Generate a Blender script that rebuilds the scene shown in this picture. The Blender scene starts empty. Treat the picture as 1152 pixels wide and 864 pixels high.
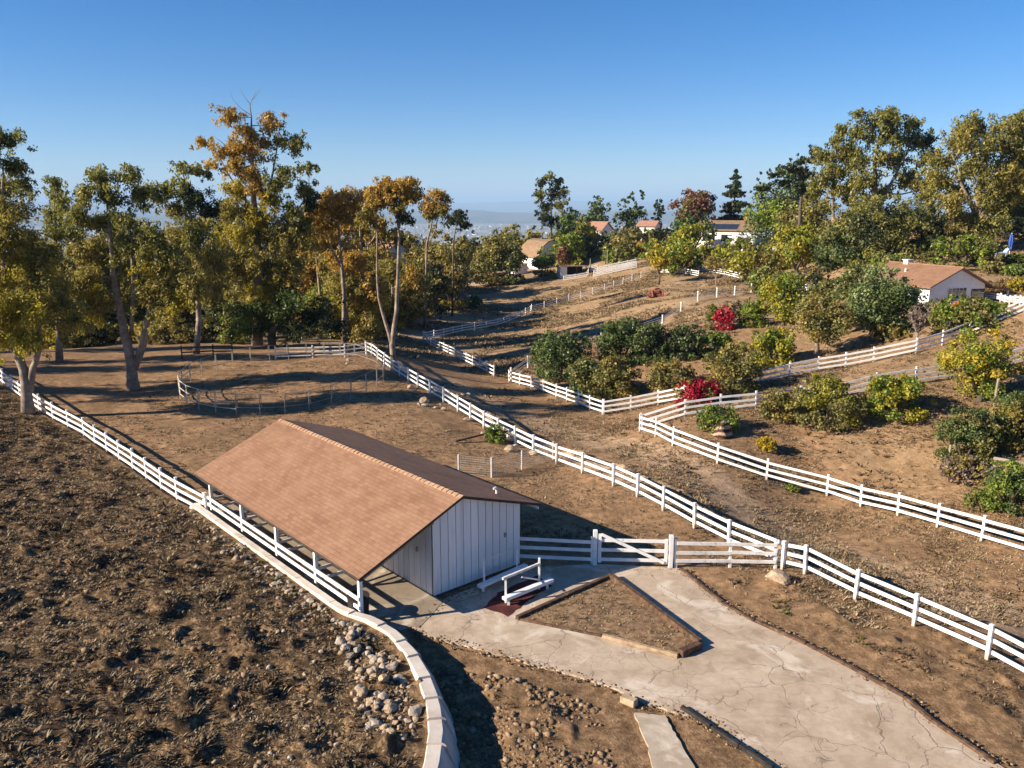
import bpy, math, random
import numpy as np
from mathutils import Vector, Matrix
random.seed(7); RNG = np.random.default_rng(11)
SC = bpy.context.scene
COL = SC.collection
# ------------------------------------------------------------------ camera
CAM_Z = 14.5; FOC = 920.0; PITCH = math.atan(200/920)
CP, SP = math.cos(PITCH), math.sin(PITCH)
cam = bpy.data.objects.new('camera', bpy.data.cameras.new('camera')); COL.objects.link(cam)
cam.location = (0, 0, CAM_Z); cam.rotation_euler = (math.pi/2-PITCH, 0, 0)
cam.data.sensor_width = 36; cam.data.lens = 36*FOC/1152
cam.data.clip_start = 0.5; cam.data.clip_end = 200000
SC.camera = cam
def ray(u, v):
    dv = (v-432)/FOC
    return np.array(((u-576)/FOC, CP-dv*SP, -SP-dv*CP))
def onz(u, v, z=0.0):                       # where a sight line meets the level z
    d = ray(u, v); t = (z-CAM_Z)/d[2]
    return Vector((d[0]*t, d[1]*t, z))
def atY(u, v, Y):                           # the point of a sight line at ground distance Y
    d = ray(u, v); t = Y/d[1]
    return Vector((d[0]*t, Y, CAM_Z+d[2]*t))
def depth(p): return p[1]*CP + (CAM_Z-p[2])*SP
# ------------------------------------------------------------------ noise
def _hash(ix, iy, seed):
    h = (ix.astype(np.int64)*374761393 + iy.astype(np.int64)*668265263 + seed*974634777) & 0x7fffffff
    h = ((h ^ (h >> 13))*1274126177) & 0x7fffffff
    return ((h ^ (h >> 16)) & 0xffff)/65535.0
def vnoise(x, y, seed=0):
    ix = np.floor(x); iy = np.floor(y); fx = x-ix; fy = y-iy
    fx = fx*fx*(3-2*fx); fy = fy*fy*(3-2*fy)
    a = _hash(ix, iy, seed); b = _hash(ix+1, iy, seed); c = _hash(ix, iy+1, seed); d = _hash(ix+1, iy+1, seed)
    return (a+(b-a)*fx)*(1-fy) + (c+(d-c)*fx)*fy
def fbm(x, y, oct=3, seed=0):
    s = 0; a = 0.5; n = 0
    for k in range(oct):
        s = s + a*vnoise(x*2**k, y*2**k, seed+k*17); n += a; a *= 0.5
    return s/n
def sstep(a, b, x):
    t = np.clip((x-a)/(b-a), 0, 1); return t*t*(3-2*t)
# ------------------------------------------------------------------ plan of the place
BA = Vector((-2.97, 28.6, 0)); E1 = Vector((.751, .660, 0)); E2 = Vector((-.660, .751, 0))
BROT = math.atan2(.660, .751)
def barn(x, y, z=0): return BA + E1*x + E2*y + Vector((0, 0, z))
WALLC = [onz(u, v, .6) for u, v in ((455, 960), (476, 900), (486, 864), (491, 825), (488, 795), (478, 765), (463, 736), (443, 713), (420, 697))]
WALLC += [barn(-3.62, y, .6) for y in (0.3, 3, 6, 9, 12, 14.2)]
WALLC = [Vector((p.x, p.y, 0)) for p in WALLC]
FENCE_L = [onz(u, v, .15) for u, v in ((232, 588), (200, 563), (150, 527), (95, 491), (45, 467), (5, 441), (-45, 415), (-110, 385))]
EDGE = [Vector((-2.9, 10, 0))] + WALLC + [Vector((p.x, p.y, 0)) for p in FENCE_L[2:]]
def pl_dist(x, y, pl):                       # distance, side (+ = left when walking) and arc position along a polyline
    x = np.asarray(x, float); y = np.asarray(y, float)
    best = np.full(x.shape, 1e9); sgn = np.zeros(x.shape); arc = np.zeros(x.shape); L = 0
    for a, b in zip(pl[:-1], pl[1:]):
        dx, dy = b.x-a.x, b.y-a.y; l = math.hypot(dx, dy)
        t = np.clip(((x-a.x)*dx+(y-a.y)*dy)/(l*l), 0, 1)
        d = np.hypot(x-a.x-t*dx, y-a.y-t*dy)
        s = np.sign(dx*(y-a.y)-dy*(x-a.x))
        m = d < best-1e-6
        best = np.where(m, d, best); sgn = np.where(m, s, sgn); arc = np.where(m, L+t*l, arc); L += l
    return best, sgn, arc
WALL_LEN = sum((b-a).length for a, b in zip(EDGE[:len(WALLC)], EDGE[1:len(WALLC)+1]))
DRIVE = [(470, 712), (462, 702), (490, 688), (496, 676), (589, 640), (668, 635), (745, 639), (765, 640), (813, 678), (849, 698), (907, 724), (951, 747), (1018, 784), (1049, 811), (1120, 858),
         (1190, 915), (940, 920), (867, 864), (818, 828), (787, 809), (762, 803), (729, 793), (711, 783), (679, 771), (625, 755), (562, 737), (510, 724)]
DRIVE_W = [onz(u, v) for u, v in DRIVE]
def in_poly(x, y, pl):
    x = np.asarray(x, float); y = np.asarray(y, float); r = np.zeros(x.shape, bool)
    for a, b in zip(pl, pl[1:]+pl[:1]):
        if a.y == b.y: continue
        c = ((a.y > y) != (b.y > y)) & (x < (b.x-a.x)*(y-a.y)/(b.y-a.y)+a.x)
        r ^= c
    return r
PAD_BARN = [barn(-3.5, -1), barn(4.6, -1), barn(4.6, 15.4), barn(-3.5, 15.4)]
PATH_W = [onz(u, v) for u, v in ((713, 803), (748, 806), (762, 830), (785, 870), (800, 905), (750, 905), (737, 870), (727, 835))]
# heights: (u, v, Y) read off sight lines, or plain (x, y, z)
CTL = [(-4,24,0),(0,19,0),(5,19,0),(10,19,0),(14,20,0),(0,28,0),(5,28,0),(10,28,0),(-8,33,0),(-12,39,0),(0,36,0),(5,38,0),(-4,42,0),(0,12,0),(8,11,0),(16,12,0),
       (-8,17,.15),(-14,20,.5),(-25,30,.6),(-28,44,.25),(-18,32,.2),(-10,11,.5),(-24,14,.9),(-42,42,.6),(-60,60,.6),(-50,25,1.2),
       (-20,48,0),(-30,62,.1),(-15,60,0),(-5,54,0),(-8,66,0),(-20,70,.3),(-32,76,.3),(-14,80,.2),(-45,78,.3),(-70,85,.5),
       (5.4,41,0),(11.8,30.7,0),(15.5,24.2,0),(22,20,-.3),(20,27,-.4)]
CTLP = [(1104,608,35.3),(900,545,45),(720,484,54.2),(680,467,62),(572,430,80),(475,385,114),(443,412,75),
        (740,456,62),(855,432,63),(975,408,64),(1090,375,65),(1152,352,64),(770,470,53.5),(850,462,53.5),(960,447,54),(1030,432,55),(1152,412,56),
        (1043,343,78),(1105,342,80),(1080,287,108),(1135,289,106),(1152,262,130),(990,372,74),(870,372,84),(745,366,98),(785,338,107),(676,388,90),
        (598,349,150),(720,311,165),(737,334,130),(600,304,200),(560,320,185),(525,312,205),(500,346,150),(440,362,128),(840,276,195),(880,280,185),
        (690,272,232),(640,311,185),(840,320,140),(920,310,125),(960,300,110),(1000,260,160),(900,345,100),(1250,390,56),(1250,330,80),(1180,520,42),(1000,520,46),
        (1300,250,130),(200,372,112),(60,385,112),(330,372,120),(400,352,140),(-150,385,105),(300,330,190),(100,330,200),(480,300,240),(600,285,250),(780,255,260)]
def _cab(x, y): return np.stack((2.2*np.arctan2(x, y), np.log(np.hypot(x, y))), -1)
_pts = []; _zs = []
for x, y, z in CTL: _pts.append((x, y)); _zs.append(z)
for u, v, Y in CTLP:
    p = atY(u, v, Y); _pts.append((p.x, p.y)); _zs.append(p.z)
_pts = np.array(_pts); _zs = np.array(_zs, float)
_C = _cab(_pts[:, 0], _pts[:, 1])
def _phi(r2): return 0.5*r2*np.log(r2+1e-12)
_n = len(_C); _A = np.zeros((_n+3, _n+3))
_A[:_n, :_n] = _phi(((_C[:, None]-_C[None])**2).sum(-1)) + np.eye(_n)*4e-4
_A[:_n, _n] = 1; _A[:_n, _n+1:] = _C; _A[_n, :_n] = 1; _A[_n+1:, :_n] = _C.T
_W = np.linalg.solve(_A, np.concatenate((_zs, np.zeros(3))))
LANE = [onz(u, v) for u, v in ((1152, 690), (905, 585), (760, 520), (660, 474), (560, 440), (500, 410))]
MIDF = [onz(u, v) for u, v in ((1250, 808), (1110, 743), (1028, 703), (962, 673), (905, 648), (880, 640), (820, 609), (746, 574), (690, 547), (655, 529), (600, 502), (560, 481), (515, 459), (470, 436), (440, 418), (412, 398))]
def height0(x, y):                           # broad lie of the land
    x = np.asarray(x, float); y = np.asarray(y, float); sh = x.shape
    x = x.ravel(); y = y.ravel()
    r = np.hypot(x, y); th = np.clip(np.arctan2(x, y), -.95, .95)
    rc = np.clip(r, 9, 330)
    c = _cab(rc*np.sin(th), rc*np.cos(th))
    out = np.empty(len(x))
    for i in range(0, len(x), 40000):
        d = ((c[i:i+40000, None]-_C[None])**2).sum(-1)
        out[i:i+40000] = _phi(d)@_W[:_n] + _W[_n] + c[i:i+40000]@_W[_n+1:]
    far = sstep(math.log(215), math.log(1500), np.log(np.maximum(r, 1)))
    rid = (fbm(x/170, y/170, 3, 5)-.5)*50*sstep(260, 700, r)*(1-sstep(1500, 3500, r))
    out = out*(1-far) - 262*far + rid
    wp = np.zeros(len(x)); m = (r < 60)
    if m.any():
        xx, yy = x[m], y[m]; w = np.zeros(len(xx))
        for pl in (DRIVE_W, PAD_BARN, PATH_W):
            d = pl_dist(xx, yy, pl+pl[:1])[0]; d = np.where(in_poly(xx, yy, pl), 0, d)
            w = np.maximum(w, 1-sstep(.2, 2.2, d))
        wp[m] = w
    out = out*(1-wp)
    # the cut behind the retaining wall
    m = (r < 75)
    if m.any():
        d, s, a = pl_dist(x[m], y[m], EDGE)
        sd = d*s
        step = .52*sstep(-.12, .12, sd)*(1-sstep(WALL_LEN-.8, WALL_LEN+4, a))
        step += .18*sstep(-.1, .3, sd)*sstep(WALL_LEN, WALL_LEN+4, a)
        out[m] += step*(1-sstep(8, 25, sd)*.3)
        # ground falls away below the near end of the wall
        low = sstep(-3.0, -.3, sd)*(sd < 0)*(1-sstep(10, 20, a))
        out[m] -= .25*low*(1-wp[m])
    return out.reshape(sh), wp.reshape(sh)
def side(x, y):
    d, s, a = pl_dist(x, y, EDGE); return d*s, a
def relief(x, y, wp):
    r = np.hypot(x, y)
    sd, a = side(x, y)
    left = sstep(0, 1.2, sd)
    amp = (1-wp)*(1-sstep(250, 500, r))
    near = 1-sstep(90, 160, r)
    clod = (fbm(x/.95, y/.95, 3, 3)-.5)
    lump = np.maximum(fbm(x/.55+9, y/.55, 2, 31)-.52, 0)
    low = sstep(-12, -9, x)*(1-sstep(28, 31, y))
    n = left*(.34*clod + .62*lump + .12*(fbm(x/.33, y/.33, 2, 51)-.5))*near + (1-left)*((.085+.12*low)*clod+(.10+.35*low)*lump)*near
    n = n + .22*(fbm(x/5, y/5, 2, 8)-.5)*sstep(1, 4, np.abs(sd)) + .5*(fbm(x/17, y/17, 2, 12)-.5)*sstep(60, 110, r)
    dl, sl, al = pl_dist(x, y, LANE)         # worn lane with a cut bank beside it
    dm, sm, am = pl_dist(x, y, MIDF)
    sm = dm*sm
    bank = np.exp(-((-sm-(2.1+1.0*(fbm(am/2.2, am*0, 2, 44)-.5)))/.32)**2)*sstep(9, 14, am)*(1-sstep(44, 52, am))
    n = n*(1-.55*np.exp(-(dl/1.6)**2)) - .16*np.exp(-(dl/1.9)**2)*near + .34*bank*np.clip(2.4*fbm(x/1.3, y/1.3, 3, 77)-.75, 0, 1.2)
    return n*amp
def ground(x, y):
    h, wp = height0(np.array([x]), np.array([y]))
    return float((h+relief(np.array([x], float), np.array([y], float), wp))[0])
_T = np.exp(np.linspace(math.log(12), math.log(900), 700))
def G(u, v):                                 # where a sight line meets the land
    d = ray(u, v)
    p = d[None]*_T[:, None]; p[:, 2] += CAM_Z
    h, wp = height0(p[:, 0], p[:, 1])
    k = np.nonzero(p[:, 2] < h)[0]
    k = int(k[0]) if len(k) else len(_T)-1
    k = max(k, 1)
    a, b = p[k-1, 2]-h[k-1], p[k, 2]-h[k]
    f = a/(a-b) if a != b else 0
    q = p[k-1]*(1-f)+p[k]*f
    return Vector((q[0], q[1], ground(q[0], q[1])))
# ------------------------------------------------------------------ objects
def props(o, label=None, cat=None, group=None, kind=None):
    for k, val in (('label', label), ('category', cat), ('group', group), ('kind', kind)):
        if val: o[k] = val
    return o
def empty(name, loc, label, cat, group=None, rz=0):
    o = bpy.data.objects.new(name, None); COL.objects.link(o); o.location = loc; o.rotation_euler = (0, 0, rz)
    o.empty_display_size = .3
    return props(o, label, cat, group)
def link(name, me, parent=None, mats=()):
    o = bpy.data.objects.new(name, me); COL.objects.link(o)
    for m in mats: me.materials.append(m)
    if parent is not None: o.parent = parent
    return o
def copy_of(o, parent, loc=None):
    c = o.copy(); COL.objects.link(c); c.parent = parent
    if loc is not None: c.location = loc
    return c
class MB:
    def __init__(s): s.v = []; s.f = []; s.m = []; s.mi = 0
    def poly(s, pts, faces):
        b = len(s.v); s.v += [tuple(p) for p in pts]
        for f in faces: s.f.append([b+i for i in f]); s.m.append(s.mi)
        return s
    def hexa(s, p):                          # eight corners: bottom ring then top ring
        return s.poly(p, [(3,2,1,0),(4,5,6,7),(0,1,5,4),(1,2,6,5),(2,3,7,6),(3,0,4,7)])
    def box(s, x0, x1, y0, y1, z0, z1):
        return s.hexa([(x0,y0,z0),(x1,y0,z0),(x1,y1,z0),(x0,y1,z0),(x0,y0,z1),(x1,y0,z1),(x1,y1,z1),(x0,y1,z1)])
    def beam(s, a, b, w, h, up=Vector((0, 0, 1))):   # bar of section w x h between two points
        a, b = Vector(a), Vector(b); d = (b-a).normalized()
        sx = d.cross(up)
        if sx.length < 1e-4: sx = Vector((1, 0, 0))
        sx.normalize(); sz = sx.cross(d)
        q = []
        for c in (a, b):
            q.append([c+sx*(i*w/2)+sz*(j*h/2) for i, j in ((-1,-1),(1,-1),(1,1),(-1,1))])
        return s.poly(q[0]+q[1], [(0,1,2,3),(7,6,5,4),(0,4,5,1),(1,5,6,2),(2,6,7,3),(3,7,4,0)])
    def tube(s, pts, rad, n=7):
        pts = [Vector(p) for p in pts]; rings = []
        b = len(s.v); ref = Vector((.3, .8, .2))
        for i, p in enumerate(pts):
            d = (pts[min(i+1, len(pts)-1)]-pts[max(i-1, 0)]).normalized()
            x = d.cross(ref)
            if x.length < .05: x = d.cross(Vector((1, 0, 0)))
            x.normalize(); y = d.cross(x)
            r = rad[i] if hasattr(rad, '__len__') else rad
            for k in range(n):
                t = 2*math.pi*k/n; s.v.append(tuple(p+x*(math.cos(t)*r)+y*(math.sin(t)*r)))
        for i in range(len(pts)-1):
            for k in range(n):
                s.f.append([b+i*n+k, b+i*n+(k+1) % n, b+(i+1)*n+(k+1) % n, b+(i+1)*n+k]); s.m.append(s.mi)
        s.f.append([b+k for k in range(n)][::-1]); s.m.append(s.mi)
        s.f.append([b+(len(pts)-1)*n+k for k in range(n)]); s.m.append(s.mi)
        return s
    def mesh(s, name, smooth=False):
        me = bpy.data.meshes.new(name); me.from_pydata(s.v, [], s.f); 
        me.polygons.foreach_set('material_index', s.m)
        if smooth: me.polygons.foreach_set('use_smooth', [True]*len(s.f))
        me.update(); return me
    def build(s, name, mats, parent=None, smooth=False, bevel=0):
        if not isinstance(mats, (list, tuple)): mats = [mats]
        o = link(name, s.mesh(name, smooth), parent, mats)
        if bevel:
            b = o.modifiers.new('bevel', 'BEVEL'); b.width = bevel; b.segments = 1; b.limit_method = 'ANGLE'
        return o
# ------------------------------------------------------------------ materials
def newmat(name):
    m = bpy.data.materials.new(name); m.use_nodes = True
    nt = m.node_tree; b = nt.nodes['Principled BSDF']; b.inputs['Roughness'].default_value = .8
    b.inputs['Specular IOR Level'].default_value = .25
    return m, nt, b
class NT:
    def __init__(s, nt): s.nt = nt
    def n(s, t, **kw):
        x = s.nt.nodes.new(t)
        for k, v in kw.items(): setattr(x, k, v)
        return x
    def l(s, a, b): s.nt.links.new(a, b)
    def coord(s, which='Object'): return s.n('ShaderNodeTexCoord').outputs[which]
    def mapped(s, vec, scale, rot=(0,0,0), loc=(0,0,0)):
        m = s.n('ShaderNodeMapping'); s.l(vec, m.inputs['Vector']); m.inputs['Scale'].default_value = scale
        m.inputs['Rotation'].default_value = rot; m.inputs['Location'].default_value = loc; return m.outputs[0]
    def noise(s, vec, scale, detail=3, rough=.55, dist=0):
        x = s.n('ShaderNodeTexNoise'); x.inputs['Scale'].default_value = scale; x.inputs['Detail'].default_value = detail
        x.inputs['Roughness'].default_value = rough; x.inputs['Distortion'].default_value = dist
        if vec is not None: s.l(vec, x.inputs['Vector'])
        return x.outputs['Fac']
    def ramp(s, fac, stops):
        x = s.n('ShaderNodeValToRGB'); e = x.color_ramp.elements
        while len(e) < len(stops): e.new(.5)
        for i, (p, c) in enumerate(stops):
            e[i].position = p; e[i].color = (*c, 1) if len(c) == 3 else c
        s.l(fac, x.inputs['Fac']); return x.outputs['Color']
    def mix(s, fac, a, b, mode='MIX'):
        x = s.n('ShaderNodeMix', data_type='RGBA', blend_type=mode)
        for sock, v in ((x.inputs[0], fac), (x.inputs[6], a), (x.inputs[7], b)):
            if hasattr(v, 'is_linked'): s.l(v, sock)
            elif isinstance(v, (int, float)): sock.default_value = v
            else: sock.default_value = (*v, 1)
        return x.outputs[2]
    def math(s, op, a, b=0.0, c=None):
        x = s.n('ShaderNodeMath', operation=op)
        for i, v in enumerate((a, b) if c is None else (a, b, c)):
            if hasattr(v, 'is_linked'): s.l(v, x.inputs[i])
            else: x.inputs[i].default_value = v
        return x.outputs[0]
    def bump(s, h, strength, dist=.05):
        x = s.n('ShaderNodeBump'); x.inputs['Strength'].default_value = strength; x.inputs['Distance'].default_value = dist
        s.l(h, x.inputs['Height']); return x.outputs[0]
def mottled(name, stops, scale=3, detail=4, rough=.8, bump=.3, bscale=25, spec=.25, second=None):
    m, nt, b = newmat(name); N = NT(nt); c = N.coord()
    col = N.ramp(N.noise(c, scale, detail, .6), stops)
    if second:
        amt, c2, sc2 = second
        col = N.mix(N.ramp(N.noise(c, sc2, 5, .65), [(amt, (0,0,0)), (min(amt+.12, 1), (1,1,1))]), col, c2)
    N.l(col, b.inputs['Base Color']); b.inputs['Roughness'].default_value = rough; b.inputs['Specular IOR Level'].default_value = spec
    if bump: N.l(N.bump(N.noise(c, bscale, 4, .6), bump, .02), b.inputs['Normal'])
    return m
def leafmat(name, c0, c1, c2, scale=.9, trans=.40):
    m, nt, b = newmat(name); N = NT(nt); nt.nodes.remove(b)
    out = nt.nodes['Material Output']
    isl = N.n('ShaderNodeNewGeometry').outputs['Random Per Island']
    f = N.math('ADD', N.math('MULTIPLY', N.noise(N.coord(), scale, 2, .5), 1.15), N.math('MULTIPLY_ADD', isl, .55, -.35))
    col = N.ramp(f, [(.15, c0), (.5, c1), (.85, c2)])
    d = N.n('ShaderNodeBsdfDiffuse'); t = N.n('ShaderNodeBsdfTranslucent'); N.l(col, d.inputs['Color'])
    N.l(N.mix(.55, col, (.30, .26, .03), 'MULTIPLY') if False else col, t.inputs['Color'])
    g = N.n('ShaderNodeBsdfGlossy'); g.inputs['Roughness'].default_value = .5; g.inputs['Color'].default_value = (.6, .62, .55, 1)
    mx = N.n('ShaderNodeMixShader'); mx.inputs[0].default_value = trans; N.l(d.outputs[0], mx.inputs[1]); N.l(t.outputs[0], mx.inputs[2])
    m2 = N.n('ShaderNodeMixShader'); m2.inputs[0].default_value = .035; N.l(mx.outputs[0], m2.inputs[1]); N.l(g.outputs[0], m2.inputs[2])
    N.l(m2.outputs[0], out.inputs['Surface'])
    return m
LEAF = dict(
 eg=leafmat('eucalyptus_green', (.075,.088,.022), (.22,.215,.046), (.40,.35,.085), trans=.48),
 eo=leafmat('eucalyptus_olive', (.10,.092,.022), (.29,.245,.052), (.46,.37,.09), trans=.48),
 ey=leafmat('eucalyptus_yellow', (.16,.145,.018), (.43,.35,.038), (.62,.49,.065), trans=.48),
 ox=leafmat('eucalyptus_orange', (.16,.10,.022), (.45,.275,.050), (.62,.42,.085), trans=.48),
 dk=leafmat('dark_evergreen', (.016,.026,.012), (.042,.056,.022), (.085,.095,.036)),
 oak=leafmat('oak_green', (.026,.046,.012), (.080,.115,.026), (.17,.21,.05)),
 cit=leafmat('citrus_green', (.030,.055,.016), (.100,.140,.040), (.21,.26,.08)),
 ol=leafmat('olive_leaf', (.065,.070,.024), (.19,.180,.050), (.31,.27,.08)),
 br=leafmat('bright_green', (.060,.10,.012), (.180,.24,.028), (.33,.38,.055)),
 yg=leafmat('yellow_green', (.11,.12,.012), (.29,.27,.026), (.47,.40,.045)),
 ye=leafmat('yellow_leaf', (.24,.18,.018), (.50,.36,.028), (.62,.48,.055)),
 bo=leafmat('brown_olive', (.10,.085,.024), (.29,.225,.058), (.44,.34,.09), trans=.45),
 ru=leafmat('rust_leaf', (.075,.034,.018), (.20,.085,.045), (.31,.145,.085)),
 rd=leafmat('red_flower', (.15,.008,.014), (.42,.014,.035), (.58,.035,.07)),
 oq=leafmat('orange_flower', (.30,.10,.02), (.55,.20,.03), (.65,.30,.05)),
 go=leafmat('eucalyptus_golden', (.085,.086,.022), (.245,.225,.052), (.39,.34,.085), trans=.45),
 pg=leafmat('pale_green', (.08,.11,.04), (.21,.26,.09), (.33,.37,.15)),
 gr=leafmat('grey_twig', (.085,.062,.050), (.19,.14,.11), (.29,.23,.18), trans=.1),
)
BARK = mottled('pale_bark', [(.3, (.11,.078,.056)), (.5, (.235,.18,.135)), (.7, (.39,.315,.25))], 1.6, 5, bump=.5, bscale=6)
BARKD = mottled('dark_bark', [(.3, (.05,.04,.03)), (.7, (.16,.12,.09))], 3, 5, bump=.6, bscale=8)
def grimy(m, top=.32, amt=.8):               # mud splashed on the foot of posts
    nt = m.node_tree; N = NT(nt); b = nt.nodes['Principled BSDF']; src = b.inputs['Base Color'].links[0].from_socket
    sx = N.n('ShaderNodeSeparateXYZ'); c = N.coord(); N.l(c, sx.inputs[0])
    f = N.math('SUBTRACT', N.math('ADD', top, N.math('MULTIPLY', N.math('SUBTRACT', N.noise(c, 7, 4, .7), .5), .5)), sx.outputs['Z'])
    N.l(N.mix(N.ramp(f, [(0, (0,0,0)), (.25, (amt,)*3)]), src, (.34, .25, .17)), b.inputs['Base Color']); return m
WHITE = mottled('white_paint', [(.3, (.68,.66,.63)), (.6, (.81,.80,.78))], 2.2, 5, rough=.55, bump=.15, bscale=40, second=(.62, (.48,.42,.35), 5))
WHITEP = grimy(mottled('white_post_paint', [(.3, (.66,.64,.61)), (.6, (.81,.80,.78))], 2.2, 5, rough=.55, bump=.15, bscale=40, second=(.62, (.48,.42,.35), 6)))
WHITEW = mottled('worn_and_shaded_white_paint', [(.3, (.55,.52,.48)), (.6, (.78,.76,.73))], 2.2, 5, rough=.7, bump=.3, bscale=40, second=(.58, (.33,.28,.22), 7))  # worn paint; on the far paddock fence its duller tone stands in for shade
WOODB = mottled('rusty_brown_timber', [(.3, (.035,.022,.015)), (.55, (.105,.060,.036)), (.75, (.20,.125,.075))], 5, 5, bump=.6, bscale=14)
WOODG = mottled('grey_wood', [(.3, (.16,.13,.10)), (.7, (.36,.30,.24))], 4, 5, bump=.5, bscale=18)
BLACK = mottled('black_timber', [(.3, (.012,.011,.010)), (.7, (.05,.04,.035))], 5, 4, bump=.4)
STEEL = mottled('grey_pipe', [(.3, (.18,.16,.14)), (.7, (.36,.33,.29))], 4, 4, rough=.5, bump=0)
CREAM = mottled('cream_pipe', [(.3, (.45,.38,.27)), (.7, (.62,.55,.43))], 4, 4, rough=.5, bump=0)
ROCK = mottled('pale_rock', [(.25, (.19,.13,.085)), (.5, (.36,.265,.175)), (.75, (.52,.42,.30))], 3, 5, bump=.7, bscale=8, second=(.6, (.30,.17,.07), 1.3))
ROCKG = mottled('grey_rock', [(.25, (.20,.16,.12)), (.5, (.36,.30,.24)), (.75, (.48,.42,.35))], 3, 5, bump=.7, bscale=8)
# ================================================================== THE SETTING
def px0(*uv): return [G(u, v) for u, v in uv]
HILLPATH = px0((472,388),(482,368),(494,352),(506,340),(520,328),(545,315),(580,307))
def build_ground():
    ang = np.concatenate((np.linspace(-1.95, -.72, 34)[:-1], np.linspace(-.72, .72, 430), np.linspace(.72, 1.95, 34)[1:]))
    rad = np.concatenate((np.exp(np.linspace(math.log(9), math.log(70), 470))[:-1], np.exp(np.linspace(math.log(70), math.log(420), 260))[:-1], np.exp(np.linspace(math.log(420), math.log(90000), 110))))
    A, R = np.meshgrid(ang, rad); na, nr = len(ang), len(rad)
    x = (R*np.sin(A)).ravel(); y = (R*np.cos(A)).ravel()
    h, wp = height0(x, y)
    z = h + relief(x, y, wp) - .03*wp
    me = bpy.data.meshes.new('ground')
    me.vertices.add(len(x)); me.vertices.foreach_set('co', np.stack((x, y, z), -1).astype(np.float32).ravel())
    i = np.arange(nr-1)[:, None]*na + np.arange(na-1)[None]
    q = np.stack((i, i+1, i+na+1, i+na), -1).reshape(-1, 4)[:, ::-1]
    me.loops.add(q.size); me.loops.foreach_set('vertex_index', q.ravel().astype(np.int32))
    me.polygons.add(len(q)); me.polygons.foreach_set('loop_start', np.arange(0, q.size, 4, dtype=np.int32))
    me.polygons.foreach_set('use_smooth', np.ones(len(q), bool))
    me.update(calc_edges=True)
    # kinds of soil: R dry dark weeds, G straw, B pale worn dirt, A far brush
    r = np.hypot(x, y); sd, a = side(x, y)
    dark = sstep(-.2, .8, sd)*(1-sstep(70, 100, r))
    low = sstep(-12, -9, x)*(sd < 0)*(y < 29)*.42
    dark = np.maximum(dark, low*(1-sstep(25, 31, y)))
    straw = sstep(82, 108, r+8*(fbm(x/9, y/9, 3, 4)-.5)) * sstep(-40, -8, x)
    dl, _, _ = pl_dist(x, y, LANE); dm, sm, am = pl_dist(x, y, MIDF)
    pale = np.exp(-(dl/1.5)**2)*.55 + np.exp(-((dl-1.0)/.5)**2)*.35
    pale = np.maximum(pale, np.exp(-((-dm*sm-1.7)/.9)**2)*sstep(8, 13, am)*(1-sstep(48, 56, am)))
    dp, _, _ = pl_dist(x, y, HILLPATH); pale = np.maximum(pale, np.exp(-(dp/2.6)**2)*1.0)
    gard = sstep(16, 20, x-(y-35)*.1)*sstep(38, 44, y)*(1-sstep(80, 90, r))
    straw = np.maximum(straw, gard*.55)
    brush = sstep(235, 330, r) + 0*x
    brush = np.maximum(brush, sstep(92, 120, r)*(1-sstep(-30, -12, x)))
    c = np.stack((dark, straw, pale, brush), -1).clip(0, 1).astype(np.float32)
    at = me.color_attributes.new('soil', 'FLOAT_COLOR', 'POINT'); at.data.foreach_set('color', c.ravel())
    m, nt, b = newmat('dry_ground'); N = NT(nt); P = N.coord()
    soil = N.n('ShaderNodeVertexColor', layer_name='soil')
    sep = N.n('ShaderNodeSeparateColor'); N.l(soil.outputs['Color'], sep.inputs[0])
    n1 = N.noise(P, .35, 6, .62); n2 = N.noise(P, 2.3, 6, .68); n3 = N.noise(P, 9, 5, .7); n0 = N.noise(P, .06, 4, .6)
    base = N.ramp(n2, [(.28, (.070,.042,.024)), (.44, (.205,.128,.072)), (.60, (.305,.196,.112)), (.78, (.42,.295,.18))])
    base = N.mix(N.ramp(n1, [(.42, (0,0,0)), (.66, (.75,.75,.75))]), base, (.155, .10, .055))
    dk = N.ramp(n3, [(.30, (.030,.020,.012)), (.43, (.095,.062,.035)), (.55, (.20,.135,.077)), (.70, (.37,.27,.165))])
    dk = N.mix(N.ramp(n2, [(.44, (.85,.85,.85)), (.56, (0,0,0))]), dk, (.040, .027, .016))
    st = N.ramp(n2, [(.26, (.135,.088,.048)), (.46, (.275,.188,.105)), (.72, (.43,.31,.185))])
    st = N.mix(N.ramp(n1, [(.40, (0,0,0)), (.70, (.7,.7,.7))]), st, (.17, .112, .062))
    st = N.mix(N.ramp(n3, [(.36, (.7,.7,.7)), (.52, (0,0,0))]), st, (.15, .098, .055))
    st = N.mix(N.ramp(N.noise(N.mapped(P, (.5, .14, 1), (0,0,.5)), 1.1, 5, .65), [(.5, (0,0,0)), (.7, (.5,.5,.5))]), st, (.40, .31, .20))
    pl = N.ramp(n2, [(.3, (.24,.165,.105)), (.7, (.47,.36,.25))])
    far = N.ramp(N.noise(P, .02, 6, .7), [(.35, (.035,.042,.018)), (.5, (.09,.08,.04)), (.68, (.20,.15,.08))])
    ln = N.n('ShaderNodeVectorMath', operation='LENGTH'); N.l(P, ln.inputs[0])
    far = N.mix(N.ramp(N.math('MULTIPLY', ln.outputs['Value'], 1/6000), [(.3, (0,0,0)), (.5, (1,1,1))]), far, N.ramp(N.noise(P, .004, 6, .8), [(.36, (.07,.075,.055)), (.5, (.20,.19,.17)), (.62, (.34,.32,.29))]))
    wob = N.math('MULTIPLY_ADD', n1, .7, -.35)
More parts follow.
